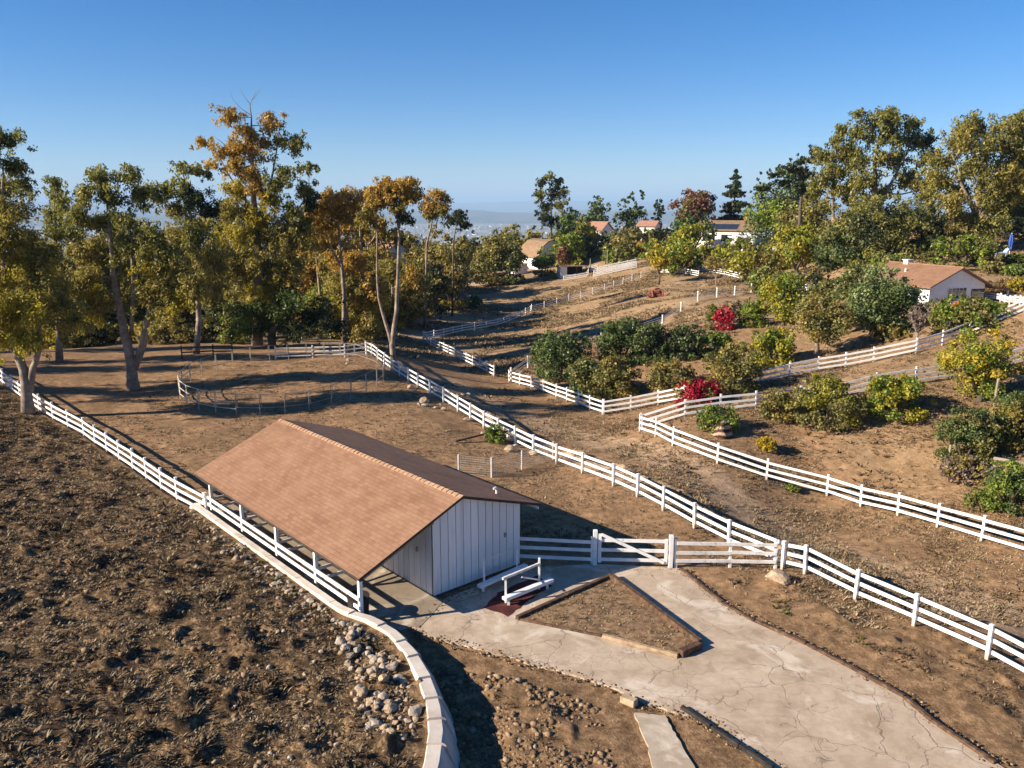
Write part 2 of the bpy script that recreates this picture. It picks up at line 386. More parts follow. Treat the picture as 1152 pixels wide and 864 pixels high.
    def w(ch): 
        x = N.math('MULTIPLY', N.math('ADD', ch, N.math('MULTIPLY', wob, N.math('MULTIPLY', ch, N.math('SUBTRACT', 2.2, N.math('MULTIPLY', ch, 2.0))))), 1.0)
        x.node.use_clamp = True; return x
    col = N.mix(w(sep.outputs[1]), base, st); col = N.mix(w(sep.outputs[2]), col, pl); col = N.mix(w(sep.outputs[0]), col, dk)
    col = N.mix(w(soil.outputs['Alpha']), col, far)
    gpatch = N.ramp(N.noise(P, .55, 5, .7), [(.63, (0,0,0)), (.70, (.5,.5,.5))])
    col = N.mix(N.math('MULTIPLY', gpatch, N.math('SUBTRACT', 1.0, sep.outputs[1])), col, (.085, .075, .030))
    col = N.mix(1.0, col, (1.22, 1.18, 1.14), 'MULTIPLY')
    N.l(col, b.inputs['Base Color']); b.inputs['Roughness'].default_value = .95; b.inputs['Specular IOR Level'].default_value = .08
    bp = N.n('ShaderNodeBump'); bp.inputs['Strength'].default_value = .8; bp.inputs['Distance'].default_value = .10
    N.l(N.math('ADD', N.noise(P, 5, 6, .72), N.math('MULTIPLY', N.noise(P, 17, 4, .7), .45)), bp.inputs['Height']); N.l(bp.outputs[0], b.inputs['Normal'])
    o = link('ground', me, None, [m]); props(o, 'dry brown hillside ground of dirt and withered weeds', 'ground', kind='structure')
build_ground()

# ---- concrete drive and path
def concrete(name, c0, c1, c2, crack=.42, stain=True):
    m, nt, b = newmat(name); N = NT(nt); P = N.coord()
    n = N.noise(P, .8, 6, .62)
    col = N.ramp(n, [(.3, c0), (.5, c1), (.72, c2)])
    col = N.mix(N.ramp(N.noise(P, 3.1, 6, .7), [(.35, (.30,.30,.30)), (.6, (0,0,0))]), col, (.22, .175, .13))
    if stain:
        col = N.mix(N.ramp(N.noise(P, .45, 5, .65, 1.2), [(.54, (0,0,0)), (.64, (.8,.8,.8))]), col, (.60, .52, .42))
        col = N.mix(N.ramp(N.noise(N.mapped(P, (1,1,1), loc=(7,3,1)), 1.1, 5, .65, .5), [(.60, (0,0,0)), (.70, (.55,.55,.55))]), col, (.27, .205, .14))
    wob = N.n('ShaderNodeTexNoise'); wob.inputs['Scale'].default_value = 1.3; wob.inputs['Detail'].default_value = 5; N.l(P, wob.inputs['Vector'])
    va = N.n('ShaderNodeVectorMath', operation='MULTIPLY_ADD'); N.l(wob.outputs['Color'], va.inputs[0]); va.inputs[1].default_value = (.9,.9,0); N.l(P, va.inputs[2])
    def cracks(sc, wd, thr, z):
        vo = N.n('ShaderNodeTexVoronoi', feature='DISTANCE_TO_EDGE'); vo.inputs['Scale'].default_value = sc
        N.l(N.mapped(va.outputs[0], (1,1,0), loc=(z, z, 0)), vo.inputs['Vector'])
        k = N.ramp(vo.outputs['Distance'], [(0, (1,1,1)), (wd*sc*.7, (.5,.5,.5)), (wd*sc*1.3, (0,0,0))])
        ms = N.ramp(N.noise(N.mapped(P, (1,1,1), loc=(z, 2, 0)), .7, 3, .5), [(thr, (0,0,0)), (thr+.06, (1,1,1))])
        return N.math('MULTIPLY', k, ms)
    ck = N.math('MAXIMUM', N.math('MAXIMUM', cracks(.42, .016, crack-.02, 3.1), cracks(.95, .009, crack+.07, 8.2)), cracks(1.9, .005, crack+.12, 5.5))
    col = N.mix(N.math('MULTIPLY', ck, .62), col, (.10, .072, .048))
    N.l(col, b.inputs['Base Color']); b.inputs['Roughness'].default_value = .85
    N.l(N.bump(N.math('SUBTRACT', N.noise(P, 30, 4, .7), N.math('MULTIPLY', ck, 1.2)), .35, .02), b.inputs['Normal'])
    return m
CONC = concrete('cracked_concrete', (.34,.255,.175), (.46,.36,.265), (.54,.435,.33))
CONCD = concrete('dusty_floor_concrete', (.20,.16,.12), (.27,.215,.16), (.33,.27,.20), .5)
def slab(name, pts, z0, z1, mat, label=None, cat=None, kind='structure', wob=0, sub=6):
    import bmesh
    q = []
    for a, b in zip(pts, pts[1:]+pts[:1]):
        for k in range(sub):
            p = a.lerp(b, k/sub); 
            if wob: p = p + Vector((random.uniform(-wob, wob), random.uniform(-wob, wob), 0))
            q.append(p)
    bm = bmesh.new()
    vs = [bm.verts.new((p.x, p.y, z0)) for p in q]
    f = bm.faces.new(vs)
    e = bmesh.ops.extrude_face_region(bm, geom=[f])
    for v in e['geom']:
        if isinstance(v, bmesh.types.BMVert): v.co.z = z1
    bmesh.ops.recalc_face_normals(bm, faces=bm.faces)
    bmesh.ops.triangulate(bm, faces=[x for x in bm.faces if len(x.verts) > 4])
    me = bpy.data.meshes.new(name); bm.to_mesh(me); bm.free()
    o = link(name, me, None, [mat]); props(o, label, cat, kind=kind); return o
slab('driveway', DRIVE_W, -.12, .03, CONC, 'pale cracked concrete driveway leading down from the white gate', 'driveway', wob=.05)
slab('path', PATH_W, -.12, .035, concrete('path_concrete', (.33,.26,.19), (.41,.34,.26), (.47,.40,.31), .62), 'short pale concrete path strip', 'path', wob=.03)
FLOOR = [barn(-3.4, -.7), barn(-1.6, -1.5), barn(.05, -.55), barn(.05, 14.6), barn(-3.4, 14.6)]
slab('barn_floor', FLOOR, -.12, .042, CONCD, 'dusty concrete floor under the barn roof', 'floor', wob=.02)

# ---- distant hills
def build_hills():
    def range_(name, R0, R1, amp, basez, seed, label, sc):
        ang = np.linspace(-.95, .95, 520); rr = np.linspace(R0, R1, 26)
        A, R = np.meshgrid(ang, rr); x = (R*np.sin(A)).ravel(); y = (R*np.cos(A)).ravel()
        t = (R.ravel()-R0)/(R1-R0)
        prof = np.sin(np.pi*np.clip(t, 0, 1)*.55)**.8
        n = .55+.75*(fbm(A.ravel()*sc, t*1.5, 5, seed)-.5)+.5*(fbm(A.ravel()*sc*5, t*6, 4, seed+3)-.5)*t
        z = basez+amp*prof*n
        me = bpy.data.meshes.new(name); na = len(ang)
        me.vertices.add(len(x)); me.vertices.foreach_set('co', np.stack((x, y, z), -1).astype(np.float32).ravel())
        i = np.arange(25)[:, None]*na+np.arange(na-1)[None]
        q = np.stack((i+na, i+na+1, i+1, i), -1).reshape(-1, 4)[:, ::-1]
        me.loops.add(q.size); me.loops.foreach_set('vertex_index', q.ravel().astype(np.int32))
        me.polygons.add(len(q)); me.polygons.foreach_set('loop_start', np.arange(0, q.size, 4, dtype=np.int32))
        me.polygons.foreach_set('use_smooth', np.ones(len(q), bool)); me.update(calc_edges=True)
        m = mottled(name+'_scrub', [(.35, (.05,.055,.03)), (.65, (.16,.13,.08))], .0012, 6, bump=0)
        o = link(name, me, None, [m]); props(o, label, 'hills', kind='structure')
    range_('hills', 13500, 19500, 290, -266, 6, 'low hazy hills beyond the city plain', 7)
    range_('mountains', 30000, 42000, 760, -266, 21, 'faint blue mountain range on the horizon', 5)
build_hills()
def build_city():
    n = 6500
    Y = np.exp(RNG.uniform(math.log(3500), math.log(13500), n)); U = RNG.uniform(-.55, .75, n)
    x = Y*U; keep = fbm(x/900, Y/900, 3, 9) > .42; x = x[keep]; Y = Y[keep]; n = len(x)
    sx = RNG.uniform(10, 40, n)*(1+(RNG.random(n) < .08)*2.2); sy = RNG.uniform(14, 40, n); hh = RNG.uniform(6, 16, n)*(1+(RNG.random(n) < .05)*2)
    z = -264
    c = np.zeros((n, 8, 3))
    for k, (i, j, t) in enumerate(((-1,-1,0),(1,-1,0),(1,1,0),(-1,1,0),(-1,-1,1),(1,-1,1),(1,1,1),(-1,1,1))):
        c[:, k, 0] = x+i*sx/2; c[:, k, 1] = Y+j*sy/2; c[:, k, 2] = z+t*hh
    f = np.array([(4,5,6,7),(0,1,5,4),(1,2,6,5),(2,3,7,6),(3,0,4,7)])
    q = (np.arange(n)[:, None, None]*8+f[None]).reshape(-1, 4)
    me = bpy.data.meshes.new('distant_city'); me.vertices.add(n*8); me.vertices.foreach_set('co', c.astype(np.float32).ravel())
    me.loops.add(q.size); me.loops.foreach_set('vertex_index', q.ravel().astype(np.int32))
    me.polygons.add(len(q)); me.polygons.foreach_set('loop_start', np.arange(0, q.size, 4, dtype=np.int32)); me.update(calc_edges=True)
    m, nt, b = newmat('city_walls'); N = NT(nt)
    N.l(N.ramp(N.n('ShaderNodeNewGeometry').outputs['Random Per Island'], [(.2, (.10,.10,.09)), (.6, (.24,.22,.20)), (.97, (.55,.53,.50))]), b.inputs['Base Color'])
    o = link('distant_city', me, None, [m]); props(o, 'far pale city buildings spread over the hazy plain', 'city', kind='stuff')
build_city()

# ---- light, sky, air
SUN_EL = math.radians(25.5); SH = Vector((.96, .28)).normalized()
w = bpy.data.worlds.new('World'); SC.world = w; w.use_nodes = True
N = NT(w.node_tree); sky = N.n('ShaderNodeTexSky', sky_type='NISHITA'); sky.sun_disc = False
sky.sun_elevation = SUN_EL; sky.sun_rotation = math.atan2(-SH.x, -SH.y)
sky.altitude = 1500; sky.air_density = 1.0; sky.dust_density = .1; sky.ozone_density = 4.0
bg = w.node_tree.nodes['Background']; hs = N.n('ShaderNodeHueSaturation'); hs.inputs['Saturation'].default_value = 1.32; N.l(N.mix(1.0, sky.outputs[0], (1.0, .97, 1.05), 'MULTIPLY'), hs.inputs['Color'])
N.l(hs.outputs[0], bg.inputs[0]); bg.inputs[1].default_value = .057
sun = bpy.data.objects.new('sun', bpy.data.lights.new('sun', 'SUN')); COL.objects.link(sun)
sun.data.energy = 5.0; sun.data.angle = math.radians(.5); sun.data.color = (1, .87, .69)
sd_ = Vector((SH.x*math.cos(SUN_EL), SH.y*math.cos(SUN_EL), -math.sin(SUN_EL)))
sun.rotation_euler = sd_.to_track_quat('-Z', 'Y').to_euler()
SC.view_settings.view_transform = 'Standard'; SC.view_settings.look = 'None'; SC.view_settings.gamma = 1
SC.view_settings.use_curve_mapping = False; SC.view_settings.exposure = 1.2
HAZE = True
if HAZE:
    hz = MB().box(-95000, 95000, -95000, 95000, -900, 560)
    m = bpy.data.materials.new('haze'); m.use_nodes = True; nt = m.node_tree; nt.nodes.remove(nt.nodes['Principled BSDF'])
    pv = nt.nodes.new('ShaderNodeVolumePrincipled'); pv.inputs['Density'].default_value = 6.5e-5
    pv.inputs['Color'].default_value = (.47, .71, 1, 1); pv.inputs['Anisotropy'].default_value = .0
    nt.links.new(pv.outputs[0], nt.nodes['Material Output'].inputs['Volume'])
    props(hz.build('haze', m), 'thin blue haze in the air', 'haze', kind='stuff')
SC.cycles.volume_bounces = 0; SC.cycles.max_bounces = 6; SC.cycles.diffuse_bounces = 3; SC.cycles.transparent_max_bounces = 6
SC.cycles.use_denoising = True
# ================================================================== RETAINING WALL
def retaining_wall():
    mb = MB(); L = [0]
    for a, b in zip(WALLC, WALLC[1:]): L.append(L[-1]+(b-a).length)
    def at(s):
        for i in range(len(L)-1):
            if s <= L[i+1] or i == len(L)-2:
                t = (s-L[i])/(L[i+1]-L[i]); return WALLC[i].lerp(WALLC[i+1], t), (WALLC[i+1]-WALLC[i]).normalized()
    s = 0; tot = L[-1]
    straight = L[9]
    first = True
    while s < tot-.01:
        stp = random.uniform(.95,1.5) if s < straight else 2.6
        e = min(tot, s+stp)
        cuts = [s, s+(e-s)*.5, e-.003] if s < straight else [s, e-.003]
        rings = []
        for k, q in enumerate(cuts):
            p, d0 = at(q); d1 = at(max(q-.5, 0))[1]; d2 = at(min(q+.5, tot))[1]; d = (d1+d2).normalized()
            r = Vector((d.y, -d.x, 0))
            near = max(0, min(1, (straight-q)/6))
            f = k/(len(cuts)-1)
            hw = .165+.05*near
            lip = (.075*(1-f) if s < straight else .02*(1-f))*(.6+.4*near)
            top = .60+lip+.05*near; bat = .10+.42*near*near
            bot = -.45
            rings.append([p-r*(hw+.03)+Vector((0,0,bot)), p+r*(hw+bat)+Vector((0,0,bot)), p+r*(hw+.01+.05*(1-f)*near)+Vector((0,0,top-.05)), p+r*(hw-.04)+Vector((0,0,top)), p-r*(hw-.03)+Vector((0,0,top)), p-r*hw+Vector((0,0,top-.04))])
        pts = [v for r in rings for v in r]; n = 6; fs = []
        for i in range(len(rings)-1):
            for k in range(n): fs.append((i*n+k, (i+1)*n+k, (i+1)*n+(k+1) % n, i*n+(k+1) % n))
        fs.append(tuple(range(n))); fs.append(tuple(((len(rings)-1)*n+k) for k in range(n))[::-1])
        mb.poly(pts, fs); s = e
    # rounded nose
    p, d = at(tot); mb.tube([p+d*.02+Vector((0,0,-.3)), p+d*.02+Vector((0,0,.50)), p+d*.02+Vector((0,0,.605))], [.30, .30, .24], 12)
    m = mottled('weathered_wall_plaster', [(.3, (.42,.36,.30)), (.55, (.56,.50,.44)), (.75, (.64,.59,.53))], 1.2, 6, rough=.8, bump=.3, bscale=20, second=(.64, (.30,.22,.16), 2.4))
    o = mb.build('retaining_wall', m)
    props(o, 'curved pale plaster retaining wall with stepped top below the rough field', 'retaining wall')
retaining_wall()

# ================================================================== BARN
def shingle_mat(name, axis_rot, tone=1.0, course=.17, wid=.36):
    m, nt, b = newmat(name); N = NT(nt); P = N.coord()
    v = N.mapped(P, (1, 1, 1), axis_rot)
    br = N.n('ShaderNodeTexBrick'); br.offset = .5; br.inputs['Scale'].default_value = 1
    br.inputs['Brick Width'].default_value = wid; br.inputs['Row Height'].default_value = course
    br.inputs['Mortar Size'].default_value = .007; br.inputs['Mortar Smooth'].default_value = .2; br.inputs['Bias'].default_value = 0
    t = tone
    br.inputs['Color1'].default_value = (.220*t, .116*t, .068*t, 1); br.inputs['Color2'].default_value = (.292*t, .164*t, .100*t, 1)
    br.inputs['Mortar'].default_value = (.13*t, .064*t, .036*t, 1)
    wb = N.n('ShaderNodeVectorMath', operation='MULTIPLY_ADD'); nz = N.n('ShaderNodeTexNoise'); nz.inputs['Scale'].default_value = 5; N.l(P, nz.inputs['Vector'])
    N.l(nz.outputs['Color'], wb.inputs[0]); wb.inputs[1].default_value = (.03, .03, 0); N.l(v, wb.inputs[2]); N.l(wb.outputs[0], br.inputs['Vector'])
    col = N.mix(N.ramp(N.noise(P, .7, 5, .65), [(.38, (0,0,0)), (.66, (.6,.6,.6))]), br.outputs['Color'], (.33*t, .195*t, .122*t))
    col = N.mix(N.ramp(N.noise(N.mapped(v, (.35, 2.2, 1)), 1.0, 5, .7), [(.5, (0,0,0)), (.72, (.55,.55,.55))]), col, (.19*t, .098*t, .056*t))
    col = N.mix(N.ramp(N.noise(P, 16, 4, .7), [(.5, (0,0,0)), (.75, (.35,.35,.35))]), col, (.16*t, .085*t, .05*t))
    N.l(col, b.inputs['Base Color']); b.inputs['Roughness'].default_value = .9
    # each course overlaps the one below: a saw-tooth height down the slope
    sx = N.n('ShaderNodeSeparateXYZ'); N.l(wb.outputs[0], sx.inputs[0])
    saw = N.math('FRACT', N.math('DIVIDE', sx.outputs['Y'], course))
    h = N.math('ADD', N.math('MULTIPLY', N.math('SUBTRACT', 1.0, saw), .7), N.math('MULTIPLY', N.math('SUBTRACT', 1.0, br.outputs['Fac']), .4))
    h = N.math('ADD', h, N.math('MULTIPLY', N.noise(P, 40, 3, .7), .3))
    N.l(N.bump(h, .7, .02), b.inputs['Normal'])
    return m
def board_mat(name):
    m, nt, b = newmat(name); N = NT(nt); P = N.coord()
    isl = N.n('ShaderNodeNewGeometry').outputs['Random Per Island']
    col = N.ramp(isl, [(0, (.66,.65,.63)), (1, (.80,.79,.77))])
    st = N.noise(N.mapped(P, (9, 9, .7)), 1.0, 5, .65)
    col = N.mix(N.ramp(st, [(.52, (0,0,0)), (.75, (.55,.55,.55))]), col, (.45,.42,.38))
    N.l(col, b.inputs['Base Color']); b.inputs['Roughness'].default_value = .7
    N.l(N.bump(st, .25, .02), b.inputs['Normal']); return m
def build_barn():
    root = empty('barn', BA, 'open white board barn with a wide brown shingle roof', 'barn', rz=BROT)
    XL, ZL, XR, ZR, XP, ZP = -3.30, 1.88, 5.36, 2.50, 1.3, 3.80
    Y0, Y1 = -.22, 15.1; TH = .11
    def roofz(x): return ZP-(XP-x)*(ZP-ZL)/(XP-XL) if x < XP else ZP-(x-XP)*(ZP-ZR)/(XR-XP)
    sl = math.atan2(ZP-ZL, XP-XL); sr = math.atan2(ZP-ZR, XR-XP)
    R1 = shingle_mat('brown_shingles', (0, 0, math.pi/2))
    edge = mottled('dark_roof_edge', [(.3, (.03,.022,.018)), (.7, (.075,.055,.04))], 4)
    def slope(x0, z0, x1, z1, mat):            # one slab of roof with a dark drip edge
        mb = MB(); n = 22
        for i in range(n):                    # slight waves along the eave
            pass
        mb.hexa([(x0,Y0,z0-TH),(x1,Y0,z1-TH),(x1,Y1,z1-TH),(x0,Y1,z0-TH),(x0,Y0,z0),(x1,Y0,z1),(x1,Y1,z1),(x0,Y1,z0)])
        o = mb.build('roof_slope', [mat, edge], root)
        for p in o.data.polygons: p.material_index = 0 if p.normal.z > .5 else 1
        return o
    slope(XL, ZL, XP-.002, ZP, R1); slope(XP+.002, ZP, XR, ZR, R1)
    rc = MB(); k = 0; y = Y0-.03
    while y < Y1-.2:
        j = random.uniform(-.012, .012)
        for sgn, a in ((-1, sl), (1, sr)):
            c, s = math.cos(a)*.17, math.sin(a)*.17
            rc.hexa([(XP,y,ZP+.004),(XP+sgn*c,y,ZP-s+.006),(XP+sgn*c,y+.28,ZP-s+.004),(XP,y+.28,ZP+.002),
                     (XP,y,ZP+.040+j),(XP+sgn*c,y,ZP-s+.036+j),(XP+sgn*c,y+.28,ZP-s+.014),(XP,y+.28,ZP+.018)])
        y += .30
    rc.build('ridge_cap', mottled('ridge_shingle', [(.3, (.30,.17,.10)), (.7, (.44,.28,.18))], 3, bump=.3), root)
    # walls of separate boards over a dark backing
    BM = board_mat('white_boards'); gap = mottled('board_gap', [(.3, (.05,.045,.045)), (.7, (.10,.09,.09))], 4, bump=0)
    def wall(pts_fn, along, n, nm, lab=None):
        mb = MB(); w = along/n; mb.mi = 0
        for i in range(n):
            a, b = i*w+.015, (i+1)*w-.015; pts_fn(mb, a, b, 0)
        mb.mi = 1; pts_fn(mb, .02, along-.02, 1)
        o = mb.build(nm, [BM, gap], root)
        if lab: o['label'] = lab
        return o
    def gable(yf, d):
        def fn(mb, a, b, back):
            y0, y1 = (yf, yf+d*.03) if not back else (yf+d*.033, yf+d*.07)
            if y0 > y1: y0, y1 = y1, y0
            xs = [a, b] if not (a < XP < b) else [a, XP, b]
            z0 = .05+(.015*random.random() if not back else .02)
            for p, q in zip(xs, xs[1:]):
                zt = TH+.012
                mb.hexa([(p,y0,z0),(q,y0,z0),(q,y1,z0),(p,y1,z0),(p,y0,roofz(p)-zt),(q,y0,roofz(q)-zt),(q,y1,roofz(q)-zt),(p,y1,roofz(p)-zt)])
        return fn
    wall(gable(0, 1), 4.4, 12, 'gable_wall'); wall(gable(14.6, -1), 4.4, 12, 'gable_wall')
    def sidew(xf, d, x_at):
        def fn(mb, a, b, back):
            x0, x1 = (xf, xf+d*.03) if not back else (xf+d*.033, xf+d*.07)
            if x0 > x1: x0, x1 = x1, x0
            zt = roofz(x_at)-TH-.03
            mb.box(x0, x1, a+.09, b+.09 if b < 14.4 else 14.5, .05, zt)
        return fn
    wall(sidew(0, 1, 0), 14.4, 38, 'side_wall'); wall(sidew(4.4, -1, 4.4), 14.4, 38, 'side_wall')
    skirt = MB(); skirt.box(-.02, 4.42, -.02, .1, -.05, .055); skirt.box(-.02, .1, .1, 14.6, -.05, .055); skirt.build('footing', mottled('dark_footing', [(.3,(.05,.04,.03)),(.7,(.14,.11,.09))], 3), root)  # dark brown strip along the foot of the walls
    # lean-to posts, beams, rafters
    YS = (-.02, 3.2, 6.5, 9.9, 13.4); xp = -3.16
    first = None
    for y in YS:
        if first is None:
            first = MB().box(-.07, .07, -.07, .07, .45, roofz(xp)-TH-.12).build('post', WHITE, root, bevel=.008); first.location = (xp, y, 0)
        else: copy_of(first, root, (xp, y, 0))
    MB().box(xp-.05, xp+.05, Y0+.1, Y1-.3, roofz(xp)-TH-.125, roofz(xp)-TH-.008).build('eave_beam', BLACK, root)
    raf = None
    for y in [Y0+.12]+[1.6*i for i in range(1, 9)]:
        mb = MB(); mb.beam((xp+.07, 0, roofz(xp+.07)-TH-.075), (-.02, 0, roofz(-.02)-TH-.075), .05, .12)
        if raf is None: raf = mb.build('rafter', WOODG, root); raf.location.y = y
        else: copy_of(raf, root, (0, y, 0))
    # stall rails under the lean-to
    for y in YS[1:]:
        mb = MB()
        for z in (.55, 1.0, 1.42): mb.beam((xp+.09, y, z), (-.03, y, z), .045, .12)
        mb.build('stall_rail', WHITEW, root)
    fd = MB(); fd.tube([(-2.95, .5, .05), (-2.95, .5, .85)], [.36, .40], 14); fd.tube([(-2.95, .5, .851), (-2.95, .5, .875)], [.41, .42], 14)
    fd.build('water_drum', BLACK, root)
    # bits on the walls and roof
    MB().tube([(3.9, 0.9, roofz(3.9)-.05), (3.9, .9, roofz(3.9)+.22), (3.86, .9, roofz(3.9)+.27), (3.74, .9, roofz(3.9)+.25)], .045, 8).build('vent_pipe', WHITEW, root)
    for x, z in ((3.55, 1.55),):
        mb = MB(); mb.box(x-.035, x+.035, -.055, -.002, z-.09, z+.09); mb.box(x+.0, x+.06, -.075, -.056, z+.02, z+.05); mb.build('latch', STEEL, root)
    mb = MB(); mb.box(-.05, -.003, .95, 1.05, 1.55, 1.72); mb.build('outlet_box', STEEL, root)
    # fascia board below the right eave
    MB().box(XR-.12, XR-.08, Y0+.05, Y1-.05, ZR-TH-.13, ZR-TH-.004).build('gutter', WHITEW, root)
    # two rails fixed to the posts above the wall
    for z in (.70, 1.03):
        MB().box(xp-.115, xp-.073, YS[0]-.05, 14.3, z-.07, z+.07).build('rail', WHITE, root)
build_barn()

# ================================================================== FENCES
POSTS = {}
def fence(label, knots, spacing=2.45, h=1.22, rails=(.30, .68, 1.06), name='rail_fence', mat=WHITE, psize=.115, rw=.14, group='white rail fences', cat='fence', jitter=.03, side_=1, postname='post', missing=(), z=None, onlyposts=False, rt=.038):
    pts = [Vector((p.x, p.y, 0)) for p in knots]; P = []
    for a, b in zip(pts, pts[1:]):
        n = max(1, round((b-a).length/spacing))
        for k in range(n): P.append(a.lerp(b, k/n))
    P.append(pts[-1])
    arr_x = np.array([p.x for p in P]); arr_y = np.array([p.y for p in P])
    hh, wp = height0(arr_x, arr_y); hh = hh+relief(arr_x, arr_y, wp)
    for p, g in zip(P, hh): p.z = float(g) if z is None else z
    root = empty(name, P[0], label, cat, group); o0 = P[0].copy()
    key = (mat.name, h, psize)
    for i, p in enumerate(P):
        d = (P[min(i+1, len(P)-1)]-P[max(i-1, 0)])
        if key not in POSTS:
            mb = MB(); s = psize/2; mb.box(-s, s, -s, s, -.3, h); mb.box(-s-.012, s+.012, -s-.012, s+.012, h+.001, h+.03)
            o = mb.build(postname, WHITEP if mat is WHITE else mat, root, bevel=.006); POSTS[key] = o
        else: o = copy_of(POSTS[key], root)
        o.location = p-o0; o.rotation_euler = (random.uniform(-1, 1)*jitter, random.uniform(-1, 1)*jitter, math.atan2(d.y, d.x))
    if onlyposts: return root, P
    for r, zr in enumerate(rails):
        mb = MB()
        for i, (a, b) in enumerate(zip(P, P[1:])):
            if (i, r) in missing: continue
            d = (b-a).normalized(); nrm = Vector((d.y, -d.x, 0)).normalized()*side_*(psize/2+rt/2+.002)
            ja, jb = random.uniform(-.03, .025), random.uniform(-.03, .025)
            mb.beam(a-o0+d*.004+nrm+Vector((0, 0, zr+ja)), b-o0-d*.004+nrm+Vector((0, 0, zr+jb)), rt, rw)
        mb.build('rail', mat, root)
    return root, P
def px(*uv): return [G(u, v) for u, v in uv]
fence('long white rail fence between the rough left field and the tree paddock', [barn(-3.30, 13.75)]+FENCE_L[1:], group=None, side_=-1, spacing=2.5)
fence('long white rail fence between the driveway paddock and the dirt lane', MIDF, group=None, side_=1)
fence('white rail fence along the lower edge of the right garden, from its open corner', px((720,486), (757,500), (807,520), (862,541), (930,552+6), (1010,580), (1104,608), (1200,636)), side_=1, group=None, spacing=2.7)
fence('white rail fence climbing behind the tree stump from the open garden corner', px((721,485), (770,470), (850,460), (900,453), (938,450)), side_=1, spacing=2.6, group=None)
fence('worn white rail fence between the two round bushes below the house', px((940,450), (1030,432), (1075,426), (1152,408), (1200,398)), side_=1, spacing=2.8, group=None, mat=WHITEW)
fence('white rail fence in front of the citrus bushes beside the lane', px((573,430), (626,447), (678,467)), side_=1, spacing=2.4, group=None)
fence('white rail fence climbing past the red bush to the hedged house', px((679,467), (740,456), (800,446), (855,432), (920,418), (982,408), (1030,398), (1090,376), (1152,352), (1210,330)), side_=1, spacing=2.7, group=None)
fence('white rail fence down the shaded slope behind the lane trees', px((476,384), (505,400), (532,412), (556,424)), side_=1, spacing=2.6, group=None)
fence('white rail fence in tree shade at the foot of the bare hill', px((477,383), (520,374), (560,366), (597,352)), side_=1, spacing=2.8, group=None)
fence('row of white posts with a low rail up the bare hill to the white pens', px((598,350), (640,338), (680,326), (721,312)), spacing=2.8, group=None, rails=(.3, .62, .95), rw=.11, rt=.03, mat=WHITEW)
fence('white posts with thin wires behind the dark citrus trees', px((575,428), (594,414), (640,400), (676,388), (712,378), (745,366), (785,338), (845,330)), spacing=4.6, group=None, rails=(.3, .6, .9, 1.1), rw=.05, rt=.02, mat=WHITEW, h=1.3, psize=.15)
fence('white rail fence below the main house shrubs', px((786,306), (815,310), (838,316)), spacing=2.6, group=None)
fence('white rail fence beside the round olive tree on the hill', px((846,318), (880,326), (915,330)), spacing=2.6, group=None)
fence('short white fence panel under the yellow tree', px((741,307), (762,308), (786,312)), spacing=2.6, group=None)
fence('small shade-toned white rail fence at the far end of the tree paddock', px((310,404), (352,402), (388,401), (412,398)), spacing=2.5, group=None, mat=WHITEW, rw=.10)  # duller white puts the shade on this fence into its colour
fence('grey wooden rail fence behind the dark oak', px((312,386), (340,385), (372,384)), spacing=2.6, mat=WOODG, group=None)
fence('short dark rail fence at the back of the round pen', px((205,404), (240,402), (262,401)), spacing=2.4, mat=WOODB, group=None, rails=(.6, 1.06))
fence('low white fence in front of the porch house drive', px((1108,338), (1125,341), (1160,347)), spacing=2.6, group=None, rails=(.35, .55, .75), h=.9)
# gate and the fences either side of it
GB = barn(4.46, .35); g0 = onz(669, 636); g1 = onz(754, 638); g2 = onz(821, 637); g3 = onz(872, 638)
fence('white rail fence from the barn corner to the gate', [GB, g0+Vector((-.12, 0, 0))], spacing=2.3, group=None, side_=1)
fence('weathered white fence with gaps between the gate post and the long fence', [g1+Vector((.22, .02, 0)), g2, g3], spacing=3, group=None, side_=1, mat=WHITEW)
def gate():
    root = empty('farm_gate', g0, 'white three-rail gate with a long diagonal brace', 'gate')
    v = g1-g0; v.z = 0; d = v.normalized(); L = v.length
    for t, hh in ((.0, 1.55), (L, 1.40)):
        MB().box(-.085, .085, -.085, .085, -.2, hh).build('gate_post', WHITE, root, bevel=.01).location = d*t
    n = Vector((d.y, -d.x, 0))*.06
    for z in (.28, .70, 1.12):
        MB().beam(d*.12+Vector((0,0,z)), d*(L-.13)+Vector((0,0,z)), .04, .14).build('gate_rail', WHITE, root)
    for t in (.19, L-.2): MB().beam(d*t+Vector((0,0,.16))+n*.75, d*t+Vector((0,0,1.42 if t < 1 else 1.24))+n*.75, .04, .13, up=d).build('gate_stile', WHITE, root)
    MB().beam(d*.26+Vector((0,0,1.40))+n*1.45, d*(L-.28)+Vector((0,0,.22))+n*1.45, .035, .13).build('brace', WHITE, root)
    for z in (.35, 1.05): MB().box(.086, .20, -.02, .02, z-.03, z+.03).build('hinge', STEEL, root)
gate()

